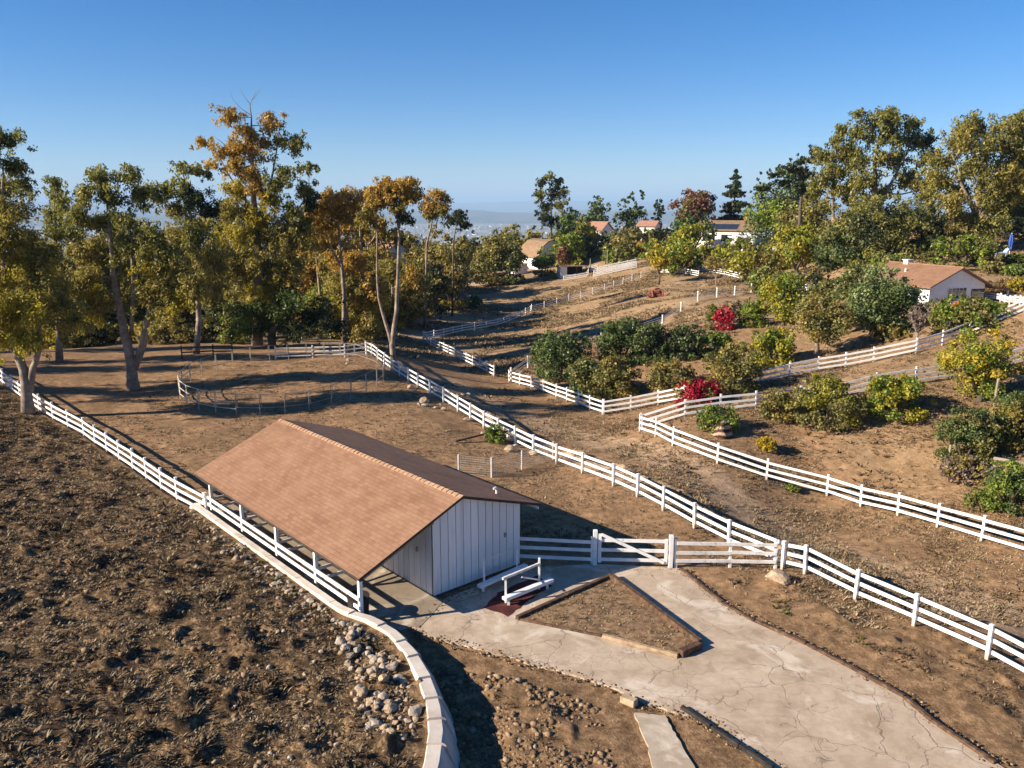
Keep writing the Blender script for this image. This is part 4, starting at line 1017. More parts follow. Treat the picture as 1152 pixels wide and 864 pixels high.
# ================================================================== PLANTS
def leaf_mesh(name, clumps, s, aspect=1.6, droop=0.0, cov=.75, rng=RNG, flat=.62):
    """clumps: rows of (x, y, z, radius, squash, material index); a cloud of small leaf sprays"""
    cs = np.array(clumps, float)
    n = np.maximum(10, (cov*4*math.pi*cs[:, 3]**2/(s*s)).astype(int)); tot = int(n.sum())
    idx = np.repeat(np.arange(len(cs)), n)
    d = rng.normal(size=(tot, 3)); d /= np.linalg.norm(d, axis=1, keepdims=True)
    r = rng.random(tot)**(1/2.6); r = r*(1+.18*rng.normal(size=tot)*(rng.random(tot) < .35))
    R = cs[idx, 3]
    c = cs[idx, :3]+d*(r*R)[:, None]*np.stack((np.ones(tot), np.ones(tot), cs[idx, 4]), -1)
    nrm = d*flat+np.array((0, 0, .25))+rng.normal(size=(tot, 3))*.55
    nrm /= np.linalg.norm(nrm, axis=1, keepdims=True)
    t = rng.normal(size=(tot, 3)); t[:, 2] -= droop*2.5
    t -= nrm*(t*nrm).sum(1, keepdims=True); t /= np.linalg.norm(t, axis=1, keepdims=True)
    b = np.cross(nrm, t)
    ss = s*(.6+.8*rng.random(tot)); a = (ss*math.sqrt(aspect)*.5)[:, None]; w = (ss/math.sqrt(aspect)*.5)[:, None]
    # five-cornered spray: pointed tip, offset waist
    k = rng.uniform(-.3, .3, tot)[:, None]
    v = np.stack((c-t*a, c-t*a*(.1+k)+b*w, c+t*a+nrm*a*.15, c+t*a*(.1-k)-b*w), 1)
    me = bpy.data.meshes.new(name)
    me.vertices.add(tot*4); me.vertices.foreach_set('co', v.astype(np.float32).ravel())
    me.loops.add(tot*4); me.loops.foreach_set('vertex_index', np.arange(tot*4, dtype=np.int32))
    me.polygons.add(tot); me.polygons.foreach_set('loop_start', np.arange(0, tot*4, 4, dtype=np.int32))
    me.polygons.foreach_set('material_index', cs[idx, 5].astype(np.int32)); me.update(calc_edges=True)
    return me
NLEAF = 0
def clump_fill(c, rx, ry, rz, mi, k, f, dome=False, squash=.85):
    out = []
    R = min(rx, ry, rz)
    for i in range(k):
        for _ in range(8):
            d = Vector((random.gauss(0,1), random.gauss(0,1), random.gauss(0,1))).normalized()
            if dome and d.z < -.35: continue
            break
        q = random.random()**.45*.72 if i else 0.15
        rc = R*f*random.uniform(.65, 1.25)
        out.append((c[0]+d.x*q*rx, c[1]+d.y*q*ry, c[2]+d.z*q*rz, rc, squash, mi))
    return out
def tree(name, label, base, ells, trunk=None, Y=None, cat='tree', group=None, bark=BARK, r0=.3, s_k=.0025, cov=.74, droop=.6, extra=(), branches=True, dfac=1.0, k_mul=1.4, spread=.7, f=.52, grow=1.24):
    """base (u, v); ells (u, v, ru, rv, leaf); trunk lists of (u, v, radius in metres)"""
    global NLEAF
    B = fl(base[0], base[1], Y) if Y else G(*base)
    D = depth(B); m = D/FOC
    keys = []; cl = []; cents = []
    rr = random.Random(hash(label) % 9999 if False else sum(map(ord, label)))
    for e in ells:
        if e[4] not in keys: keys.append(e[4])
        c = atY(e[0], e[1], B.y); rx, rz = e[2]*m*grow, e[3]*m*grow; ryd = (rx*.6+rz*.4)*dfac
        c.y += rr.uniform(-1, 1)*rx*spread
        cents.append((c-B, rx, rz))
        k = max(3, int(round(k_mul*6.5*max(rx/rz, rz/rx)**.8)))
        cl += clump_fill(c-B, rx, ryd, rz, keys.index(e[4]), k, f)
    root = empty(name, B, label, cat, group)
    for c, rx, rz in cents:                     # loose hanging tufts round every clump
        i = cents.index((c, rx, rz)); ki = keys.index(ells[i][4])
        for _ in range(9):
            a = rr.uniform(0, 6.283); q = rr.uniform(.7, 1.2); cl.append((c.x+math.cos(a)*rx*q, c.y+math.sin(a)*rx*q, c.z+rr.uniform(-1.25, .7)*rz, min(rx, rz)*rr.uniform(.16, .36), 1.2, ki))
    me = leaf_mesh('crown', cl, max(.1, D*s_k), aspect=2.3, droop=droop, cov=cov)
    link('crown', me, root, [LEAF[k] for k in keys]); NLEAF += len(me.polygons)
    mb = MB(); nodes = []
    trunk = trunk or [[(base[0], base[1], r0), (base[0], (base[1]+ells[0][1])/2, r0*.75), (ells[0][0], ells[0][1], r0*.3)]]
    offs = 0
    for li, limb in enumerate(trunk):
        pts = []; rad = []
        for i, (u, v, r) in enumerate(limb):
            p = atY(u, v, B.y)-B
            if i == 0 and li == 0: p = Vector((0, 0, -.3))
            pts.append(p); rad.append(r)
        P2 = []; R2_ = []
        for i in range(len(pts)-1):
            for q in (0, .5): P2.append(pts[i].lerp(pts[i+1], q)+Vector((rr.uniform(-1,1), rr.uniform(-1,1), 0))*rad[i]*.25*(q > 0)); R2_.append(rad[i]*(1-q)+rad[i+1]*q)
        P2.append(pts[-1]); R2_.append(rad[-1])
        if li == 0: R2_[0] *= 1.2
        mb.tube(P2, R2_, 9); nodes += list(zip(P2, R2_))[1:]
    if branches:
        for c, rx, rz in cents:
            best = min(nodes, key=lambda n: (n[0]-c).length + (2.5*(n[0].z-c.z) if n[0].z > c.z-.2*(c-n[0]).length else 0))
            a, r = best; L = (c-a).length
            if L < .6: continue
            r1 = min(r*.6, .035+L*.018); mid = a.lerp(c, .5)+Vector((rr.uniform(-.1,.1)*L, rr.uniform(-.1,.1)*L, -.06*L))
            mb.tube([a, mid, c, c+(c-mid).normalized()*min(rx, rz)*.6], [r1, r1*.7, r1*.45, r1*.15], 6)
            for _ in range(3):
                e = c+Vector((rr.uniform(-1,1)*rx*.8, rr.uniform(-1,1)*rx*.7, rr.uniform(-.2,.9)*rz)); mb.tube([mid.lerp(c, rr.uniform(.2,.8)), (mid+e)/2+Vector((0,0,-.05*L)), e], [r1*.4, r1*.3, r1*.1], 5)
    for limb in extra: mb.tube([atY(u, v, B.y)-B for u, v, r in limb], [r for u, v, r in limb], 5)
    mb.build('trunk', bark, root, smooth=True)
    return root
def bush(label, u, vb, w, h, leaf, Y=None, name='bush', cat='bush', group=None, k=15, s_k=.0026, cov=.88, bark=BARKD, dome=True, f=.40, trunkh=0, stems=4, dfac=1.0, mix=None, squash=.85, rx_rand=True):
    """rounded shrub that stands on the land; leaf may be a list of leaf kinds"""
    global NLEAF
    leaf = leaf if isinstance(leaf, (list, tuple)) else [leaf]
    d = ray(u, vb); dn = -d[2]/math.hypot(d[0], d[1])          # slope of the view
    vb2 = vb-.30*w*max(dn, .03)
    B = fl(u, vb2, Y) if Y else G(u, vb2)
    if Y:
        vB = 432+FOC*((CAM_Z-B.z)*CP-B.y*SP)/depth(B); h = max(.5*h, h+vB-vb2)
    D = depth(B); m = D/FOC; w *= 1.1; h *= 1.08; W = w*m/2; H = max(h*m-.30*w*m*max(dn, 0), .4*w*m)
    root = empty(name, B, label, cat, group)
    k = int(k*max(1, W/H)**1.5); f *= 1.18
    keys = leaf; c = Vector((0, 0, trunkh*H+H*(1-trunkh)*.47)); rz = H*(1-trunkh)*.53
    cl = clump_fill(c, W, W*dfac, rz, 0, k, f, dome and not trunkh, squash)
    # small outlying tufts make the outline uneven
    for _ in range(int(k*1.3)):
        a = random.uniform(0, 6.283); e = random.uniform(-.35, 1.4); cx, sx = math.cos(e), math.sin(e); q = random.uniform(.78, .98)
        cl.append((c.x+math.cos(a)*cx*W*q, c.y+math.sin(a)*cx*W*dfac*q, c.z+sx*rz*q, min(W, rz)*random.uniform(.10, .22), .8, 0))
    if not trunkh:
        for a in np.arange(0, 6.28, .7): cl.append((c.x+math.cos(a)*W*.66, c.y+math.sin(a)*W*.66*dfac, max(rz*.25, .15), min(W*.3, rz*.36), .8, 0))
    if len(leaf) > 1: cl = [(*q[:5], min(len(leaf)-1, int(random.random()**1.3*len(leaf)))) for q in cl]
    me = leaf_mesh('foliage', cl, max(.085, D*s_k), aspect=1.5, droop=.1, cov=cov)
    link('foliage', me, root, [LEAF[q] for q in keys]); NLEAF += len(me.polygons)
    mb = MB(); r = max(.03, W*.05)
    if trunkh:
        mb.tube([(0,0,-.2), (W*.05,0,trunkh*H*.6), (0,0,trunkh*H*1.25)], [r*1.7, r*1.3, r], 8); st = Vector((0,0,trunkh*H))
    else: st = Vector((0,0,-.15))
    for q in range(stems):
        a = q*6.283/stems+random.uniform(-.4,.4); e = Vector((math.cos(a)*W*.55, math.sin(a)*W*.55*dfac, c.z+rz*random.uniform(-.1,.5)))
        mb.tube([st, st.lerp(e, .5)+Vector((0,0,H*.06)), e], [r, r*.7, r*.25], 6)
    mb.build('stem', bark, root, smooth=True)
    return root
def bare(label, u, vb, w, h, Y=None, leaf=None, seed=1, name='bare_tree', cat='tree'):
    B = fl(u, vb, Y) if Y else G(u, vb); D = depth(B); m = D/FOC; H = h*m; W = w*m/2; r = random.Random(seed)
    root = empty(name, B, label, cat); mb = MB(); tips = []
    mb.tube([(0,0,-.2),(0,0,H*.28)], [.11,.085], 7)
    for k in range(9):
        a = r.uniform(0,6.283); e = Vector((math.cos(a)*W*r.uniform(.4,1), math.sin(a)*W*r.uniform(.4,1), H*r.uniform(.6,1))); s = Vector((0,0,H*r.uniform(.2,.28))); md = s.lerp(e,.5)+Vector((0,0,-H*.05))
        mb.tube([s, md, e], [.06,.04,.012], 5); tips.append(e)
        for _ in range(5):
            e2 = md.lerp(e, r.uniform(.1,.9))+Vector((r.uniform(-1,1)*W*.4, r.uniform(-1,1)*W*.4, r.uniform(0,.25)*H)); mb.tube([md.lerp(e, r.uniform(0,.7)), e2], [.025,.008], 4); tips.append(e2)
    mb.build('trunk', mottled('bare_bark', [(.3,(.14,.10,.08)),(.7,(.34,.27,.22))], 4) if 'bare_bark' not in bpy.data.materials else bpy.data.materials['bare_bark'], root)
    me = leaf_mesh('twigs', [(t.x,t.y,t.z,W*.22,.9,0) for t in tips], D*.0028, aspect=5, droop=-.2, cov=.16); link('twigs', me, root, [LEAF[leaf or 'gr']])
    return root
def conifer(label, u, vb, w, h, Y, leaf='dk', seed=3, name='conifer', tiers=17):
    global NLEAF
    B = fl(u, vb, Y); D = depth(B); m = D/FOC; H = h*m; W = w*m/2; r = random.Random(seed)
    root = empty(name, B, label, 'tree'); mb = MB(); mb.tube([(0,0,-.5),(0,0,H*.5),(0,0,H*.99)], [.35,.2,.03], 8); cl = []
    for t in range(tiers):
        f = t/(tiers-1); z = H*(.14+.84*f)+r.uniform(-.035,.035)*H; R = W*(1-f)**.8*r.uniform(.65,1.2)+.15
        for k in range(7 if f < .8 else 4):
            a = r.uniform(0,6.283); L = R*r.uniform(.4,1.15); e = Vector((math.cos(a)*L, math.sin(a)*L, z-L*.22+r.uniform(-.3,.3)))
            mb.tube([(0,0,z), e], [.07*(1-f)+.02,.01], 4)
            for q in (.15,.35,.55,.75,1): p = Vector((0,0,z)).lerp(e, q); cl.append((p.x,p.y,p.z-.05, (.17+.20*q*(1-q)*2)*R*.85+.22,.5,0))
    me = leaf_mesh('crown', cl, D*.0030, aspect=2.2, droop=.3, cov=.62, flat=.3); link('crown', me, root, [LEAF[leaf]]); NLEAF += len(me.polygons)
    mb.build('trunk', BARKD, root)
# ------------------------------------------------------------------ tall eucalyptus on the left
E = 'eucalyptus_tree'
tree(E, 'olive eucalyptus with pale forked trunk beside the left fence, at the photo edge', (32,465),
 [(5,155,16,12,'eg'),(-18,170,24,22,'eg'),(14,187,15,14,'eg'),(26,208,10,10,'eg'),(-6,215,24,22,'eo'),(14,238,22,18,'eo'),(-12,262,28,26,'ey'),(20,272,24,20,'eo'),(6,305,30,24,'ey'),(42,312,20,22,'eo'),(-14,340,28,26,'eo'),(30,345,28,22,'ey'),(58,335,14,18,'eo'),(0,378,28,16,'ey'),(38,380,20,14,'ey'),(70,360,16,18,'eo'),(48,285,16,16,'eo')],
 [[(32,465,.42),(29,432,.33),(20,400,.27),(8,345,.18),(0,260,.10),(4,180,.04)],[(33,440,.28),(37,415,.22),(46,388,.16),(40,330,.09)]])
tree(E, 'narrow dark green eucalyptus crown between the edge tree and the big forked tree', (66,402),
 [(62,207,8,10,'eg'),(65,226,13,12,'eg'),(57,246,16,14,'eg'),(72,265,16,16,'eg'),(58,288,20,20,'eo'),(78,308,17,20,'eo'),(62,338,22,22,'eo'),(90,345,16,18,'eo')], [[(66,402,.3),(64,340,.24),(62,260,.15),(62,210,.05)]], Y=74)
tree(E, 'green eucalyptus with a thick forked pale trunk standing alone in the paddock', (150,438),
 [(115,199,13,11,'eg'),(141,199,18,12,'eg'),(100,215,13,12,'eg'),(124,219,18,14,'eg'),(152,218,12,15,'eg'),(94,244,13,16,'eg'),(108,250,16,16,'eg'),(146,247,14,14,'eg'),(114,285,19,20,'eo'),(150,278,18,17,'eg'),(100,312,17,20,'eo'),(176,272,16,17,'eg'),(190,300,17,20,'eo'),(176,328,18,16,'eo'),(205,336,18,16,'ey'),(108,340,16,18,'eo'),(168,300,12,14,'ey'),(92,285,12,16,'eo'),(96,345,16,22,'ey'),(190,355,16,14,'eo'),(218,318,14,18,'eo')],
 [[(150,438,.50),(148,410,.40),(140,375,.32),(134,345,.27),(127,310,.2),(124,265,.14),(120,222,.06)],[(150,415,.34),(161,388,.28),(166,360,.23),(172,330,.17),(186,296,.08)],[(164,368,.17),(180,326,.12),(202,300,.06)],[(148,375,.17),(150,330,.13),(148,262,.07)]])
tree(E, 'dark and olive eucalyptus leaning between the forked tree and the tallest orange tree', (222,420),
 [(205,189,10,8,'eg'),(220,192,9,7,'eg'),(232,196,6,5,'eg'),(190,212,10,11,'eg'),(174,216,13,12,'eg'),(208,214,11,11,'eg'),(223,226,15,14,'dk'),(198,240,15,15,'eo'),(234,240,11,14,'dk'),(224,264,17,17,'eg'),(202,268,15,15,'eo'),(240,290,18,20,'eo'),(214,308,18,20,'eo'),(236,330,16,18,'eo')],
 [[(222,420,.32),(224,360,.27),(221,300,.2),(214,240,.12),(206,195,.05)]], Y=80)
tree(E, 'tallest eucalyptus with orange crown clumps and bare twigs on top', (290,402),
 [(263,131,15,10,'ox'),(302,138,13,11,'ox'),(227,159,9,6,'ox'),(279,151,13,11,'ox'),(331,162,10,13,'eo'),(260,171,15,13,'ox'),(286,166,18,14,'ox'),(268,184,16,12,'ox'),(312,158,8,7,'eg'),(240,186,11,5,'ox'),(348,190,9,6,'eg'),(325,193,14,7,'eg'),(282,199,14,11,'ox'),(268,213,15,13,'ey'),(292,213,18,11,'ox'),(316,207,15,10,'eg'),(340,215,12,12,'eg'),(348,230,9,11,'dk'),(310,228,16,12,'ey'),(264,238,15,15,'eo'),(332,238,12,10,'eg'),(288,247,20,15,'ey'),(326,252,17,13,'eo'),(264,264,18,16,'ey'),(304,270,22,16,'eo'),(332,275,16,13,'eo'),(280,300,22,18,'eo'),(312,305,20,16,'eo'),(262,290,16,18,'eo'),(342,255,10,14,'eg'),(272,330,20,18,'eo'),(300,332,20,16,'ey'),(330,300,16,16,'eo')],
 [[(290,402,.55),(291,330,.46),(290,280,.38),(286,230,.3),(284,190,.2),(283,150,.12),(283,132,.07),(281,118,.05),(288,103,.02)],[(288,250,.2),(304,210,.13),(312,165,.06)],[(287,240,.18),(262,205,.11),(246,175,.05)],[(290,290,.2),(318,262,.14),(342,225,.06)]],
 Y=90, extra=[[(283,130,.04),(271,122,.03),(262,112,.02),(259,102,.012)],[(282,118,.035),(275,109,.02),(270,100,.01)],[(285,112,.03),(293,100,.012)],[(256,165,.04),(236,150,.015)]])
tree(E, 'orange flat-topped eucalyptus left of the slender lane tree', (388,396),
 [(382,221,17,8,'ox'),(364,229,11,9,'ox'),(358,246,13,12,'ox'),(382,235,14,8,'ox'),(406,221,11,7,'ox'),(398,231,9,6,'ox'),(346,260,9,10,'ox'),(346,247,7,6,'ox'),(367,256,7,6,'ox'),(372,245,10,8,'ox'),(394,245,9,6,'ox'),(350,275,8,8,'eo')], [[(388,396,.3),(387,330,.24),(382,275,.16),(381,235,.06)],[(384,300,.15),(366,265,.1),(352,255,.05)],[(383,285,.14),(398,250,.08),(405,225,.04)]], Y=96, grow=1.6)
tree(E, 'slender pale eucalyptus with an orange top, alone beside the lane fence', (443,410),
 [(427,208,9,7,'ox'),(421,225,9,12,'ox'),(441,214,13,9,'ox'),(462,204,8,9,'ox'),(466,218,8,8,'ox'),(455,223,9,7,'ox'),(445,236,9,6,'eo'),(455,247,8,6,'dk'),(408,246,5,6,'eo'),(436,226,8,6,'ox'),(431,222,10,9,'ox'),(451,212,8,8,'ox'),(414,236,6,8,'eo')],
 [[(443,410,.30),(441,388,.26),(446,350,.19),(448,300,.15),(449,265,.11),(446,236,.06)],[(441,390,.2),(434,364,.16),(426,335,.12),(424,305,.09),(424,250,.05)]], grow=1.55)
tree(E, 'small orange eucalyptus with two bare stems right of the slender tree', (476,302),
 [(489,221,9,7,'ox'),(495,233,9,8,'eo'),(481,233,6,7,'ox'),(486,241,9,5,'eo'),(498,222,6,6,'ox')], [[(476,302,.2),(480,275,.15),(485,255,.11),(489,232,.05)],[(479,280,.12),(490,258,.09),(494,238,.04)]], Y=125, grow=1.5)
tree(E, 'golden wide-crowned eucalyptus filling the row between the flat-topped and slender ones', (410,380),
 [(400,240,14,8,'ox'),(418,246,13,8,'ox'),(388,250,12,9,'ox'),(408,256,12,7,'eo'),(430,252,10,8,'ox'),(372,262,11,8,'ox'),(440,262,9,7,'eo')], [[(410,380,.3),(408,320,.24),(406,275,.16),(404,245,.06)],[(407,300,.16),(390,268,.1),(380,255,.05)],[(407,290,.15),(424,262,.09),(432,250,.04)]], Y=104, grow=1.45)
tree(E, 'low orange drooping eucalyptus leaning left towards the tallest tree', (360,388),
 [(352,252,10,9,'ox'),(340,266,10,9,'ox'),(360,270,12,9,'ox'),(346,284,12,9,'ox'),(368,285,11,8,'eo'),(378,275,9,8,'ox')], [[(360,388,.26),(360,330,.2),(356,290,.13),(350,258,.05)]], Y=106, grow=1.4)
tree('pine_tree', 'little dark wind-swept tree against the hazy city, right of the orange trees', (508,305),
 [(514,246,12,7,'dk'),(522,253,7,5,'dk'),(507,250,5,4,'dk'),(518,240,6,4,'dk')], [[(508,305,.18),(510,275,.13),(514,250,.05)]], Y=140, bark=BARKD)
for i, (x, y, hgt) in enumerate(((-50,58,15),(-58,70,18),(-66,63,17),(-54,80,18),(-72,76,19))):
    q = Vector((x, y, 0)); u0 = 576+FOC*x/(y*CP+SP*14); sc = FOC/(y*CP+SP*12)
    v0 = 432+FOC*(14.3*CP-y*SP)/(y*CP+SP*14.3)
    tree(E, ('first','second','third','fourth','fifth')[i]+' eucalyptus of the row standing past the left fence', (u0, v0), [(u0+a*sc, v0-hgt*b*sc, r*sc, r*.8*sc, 'eo') for a, b, r in ((0,.95,1.6),(-2.2,.78,1.7),(2.4,.74,1.8),(0,.62,1.9),(-1.8,.48,1.6),(2,.45,1.5))], Y=y)
# ------------------------------------------------------------------ woods behind the paddock
tree('oak_tree', 'wide dark green oak with a short trunk behind the round pen', (305,398),
 [(284,352,20,17,'oak'),(322,345,26,19,'oak'),(350,354,24,18,'dk'),(372,368,14,12,'dk'),(300,368,24,13,'oak'),(338,372,22,10,'dk'),(272,368,12,12,'br')], [[(305,398,.5),(305,380,.42),(312,352,.2)]], Y=88, bark=BARKD, droop=.1)
tree('olive_tree', 'brown and orange leafed tree mass left of the slender lane tree', (390,392),
 [(380,294,20,11,'ox'),(405,294,18,11,'ox'),(390,318,25,16,'eo'),(400,348,22,18,'ey'),(419,330,16,18,'ox'),(376,350,16,16,'ey'),(420,288,10,8,'eo'),(392,372,20,12,'eo'),(415,368,15,14,'bo')], Y=102)
tree('olive_tree', 'tall brown tree crowded behind the slender lane tree', (442,372), [(440,308,16,14,'eo'),(457,330,18,16,'bo'),(436,343,16,14,'ey'),(462,312,12,12,'ox'),(455,352,16,12,'bo')], Y=122)
tree('olive_tree', 'dark brown tree with orange patches where the bare hill begins', (494,332), [(480,286,15,13,'bo'),(500,286,14,12,'eo'),(490,304,18,14,'ox'),(508,314,13,11,'dk'),(472,308,12,13,'bo'),(495,320,20,9,'dk')], Y=150)
tree('olive_tree', 'olive tree tops under the orange eucalyptus crowns', (436,306), [(424,263,14,9,'eo'),(447,267,12,8,'dk'),(408,262,12,10,'eo'),(462,270,11,8,'eo'),(470,284,10,10,'eo'),(420,284,14,9,'bo')], Y=160)
tree('olive_tree', 'shaded olive tree between the tallest eucalyptus and the brown tree mass', (350,380), [(346,308,20,18,'eo'),(366,322,18,16,'bo'),(334,330,16,15,'eo'),(352,345,18,14,'dk'),(330,296,14,12,'eo')], Y=122)
for i, (u, v, k, lab) in enumerate(((38,404,'eo','olive tree behind the edge eucalyptus trunk'),(104,400,'dk','dark shrubby tree behind the left of the forked trunk'),(176,398,'eo','brown-olive tree behind the right of the forked trunk'),(232,396,'bo','olive tree behind the pale green bush'),(-25,405,'dk','dark tree at the far left edge behind the fence'),(262,392,'eo','olive tree behind the left of the tallest eucalyptus'),(322,388,'bo','brown tree behind the right of the tallest eucalyptus'),(140,396,'ey','yellowish tree seen through the forked trunk'))):
    hh = (1.22, 1.12, 1.28, 1.3, 1.25, 1.35, 1.1, 1.25)[i]
    tree('woodland_tree', lab, (u,v), [(u-18,v-30*hh,20,20,k),(u+16,v-34*hh,20,20,'dk' if i % 2 else k),(u,v-62*hh,24,22,'eo'),(u-20,v-78*hh,16,16,'eo'),(u+22,v-74*hh,16,18,'bo' if i % 2 else 'eo'),(u+4,v-94*hh,16,14,'eo'),(u-8,v-108*hh,13,12,'eo'),(u+10,v-48*hh,22,16,k)], Y=114+i*3, bark=BARKD)
bush('round pale green bush glowing between the dark left trees', 236, 352, 30, 36, 'pg', Y=104, k=10)
bush('dense dark bush behind the forked eucalyptus trunk', 92, 408, 76, 52, 'dk', Y=92)
bush('brown-olive bush right of the forked eucalyptus trunk', 188, 408, 62, 50, ['eo','bo'], Y=92)
bush('dark bush behind the back rail of the round pen', 240, 402, 62, 44, ['dk','eo'], Y=96)
bush('olive bush under the tallest eucalyptus', 268, 386, 40, 46, ['eo','br'], Y=97)
bush('low yellow-green bush on the bank behind the slender lane tree', 432, 366, 52, 14, ['br','yg'], Y=128)
bush('sprawling olive bush at the right end of the dark oak', 398, 392, 36, 34, ['ol','eo'], Y=108)
bush('dark scrub below the house between the left hillside trees', 470, 340, 44, 40, ['dk','bo'], Y=140)
for i, (u, v, w, h, k, Y, lab) in enumerate(((330,372,60,40,'dk',118,'dark bush far back behind the oak'),(300,330,60,50,'eo',150,'olive bush deep behind the tallest eucalyptus trunk'),(120,360,80,60,'dk',150,'dark thicket bush deep behind the forked tree'),(30,360,90,70,'dk',150,'dark thicket bush deep behind the edge eucalyptus'),(210,352,70,60,'bo',150,'brown thicket bush deep behind the leaning eucalyptus'),(395,330,70,50,'bo',165,'brown thicket bush behind the orange flat-topped eucalyptus'))):
    bush(lab, u, v, w, h, [k,'eo'], Y=Y, name='thicket_bush')
belt = [(30,404,60,34,['eo','dk'],92,'low olive bush behind the trunk of the edge eucalyptus',0),(70,408,54,30,['ey','eo'],90,'yellow-olive low bush between the edge tree and the forked tree',0),(128,404,50,34,['eo','ol'],94,'low olive understorey bush seen left of the forked trunk',0),(165,402,46,30,['ey','eo'],98,'yellowish low bush seen right of the forked trunk',0),(215,403,44,30,['ol','bo'],93,'low brown-green bush before the leaning eucalyptus trunk',0),(262,399,34,26,['br','eo'],92,'fresh green low bush left of the dark oak',0),(352,318,50,46,['ox','eo'],130,'orange-leafed tree below the orange flat-topped eucalyptus',.1),(420,296,60,34,['eo','ox'],175,'olive and orange tree line bush under the slender orange crown',0),(492,300,44,40,['eo','bo'],165,'olive tree below the small two-stemmed orange eucalyptus',.08),(380,300,60,44,['ox','bo'],158,'rusty orange bush behind the orange flat-topped stem',0),(455,285,34,20,['dk','eo'],190,'dark bush just left of the house between the trees',0),(345,345,60,58,['ox','eo'],116,'orange-tinged tree directly right of the tallest eucalyptus',.1),(372,372,56,50,['br','eo'],108,'bright green bush left of the brown and orange tree mass',0),(412,366,50,56,['ox','eo'],112,'golden bush in front of the house between the trees',0),
 (425,325,46,44,['eo','ox'],150,'orange-olive tree hiding the wall of the house between the trees',.08),(462,352,50,60,['bo','eo'],128,'brown-green tree right behind the slender lane tree stem',.06),(482,345,44,52,['bo','dk'],136,'dark brown bush at the left end of the bare hill',0),(508,338,38,44,['bo','eo'],148,'brown bush on the edge of the bare hill',0),(520,300,30,30,['eo','dk'],200,'olive bush on the hill edge against the city',0),
 (400,300,44,36,['eo','br'],168,'green tree far behind the orange flat-topped eucalyptus',.1),(362,296,50,44,['ox','eo'],150,'orange bushy tree beside the tallest eucalyptus crown',.1),(455,300,40,34,['bo','eo'],172,'brown tree far behind the slender tree top',.1),(330,310,50,50,['eo','dk'],142,'dark olive tree behind the right side of the tallest eucalyptus',.08)]
for u, vb, w, h, lf, Y, lab, th in belt: bush(lab, u, vb, w, h, lf, Y=Y, trunkh=th, name='woodland_tree' if th else 'woodland_bush', cat='tree' if th else 'bush', k=18)
# ------------------------------------------------------------------ far hill and ridge
bush('left one of two olive bushes beside the rounded barn', 552, 319, 42, 50, ['ol','eo'], Y=184)
bush('right one of two olive bushes, touching the rounded barn wall', 574, 316, 33, 46, ['ol','cit'], Y=183)
bush('olive bush on the crest left of the rounded barn', 531, 292, 28, 28, ['eo','dk'], Y=212)
bush('round bright tree in front of the rounded barn', 613, 309, 26, 28, ['cit','br'], Y=188)
bush('small round green bush alone on the bare hill', 535, 347, 15, 13, 'cit')
tree('tall_tree', 'tall dark open-crowned tree against the hazy horizon', (618,292), [(611,206,9,8,'dk'),(626,205,10,9,'dk'),(607,218,8,9,'eg'),(622,219,13,10,'dk'),(633,216,7,8,'eg'),(614,233,13,11,'dk'),(628,232,9,9,'eg'),(609,246,9,9,'dk'),(620,249,9,8,'dk'),(618,199,7,6,'eg')], [[(618,292,.3),(620,262,.24),(620,230,.15),(618,205,.05)]], Y=205, bark=BARKD, droop=.1, grow=.98, cov=.62)
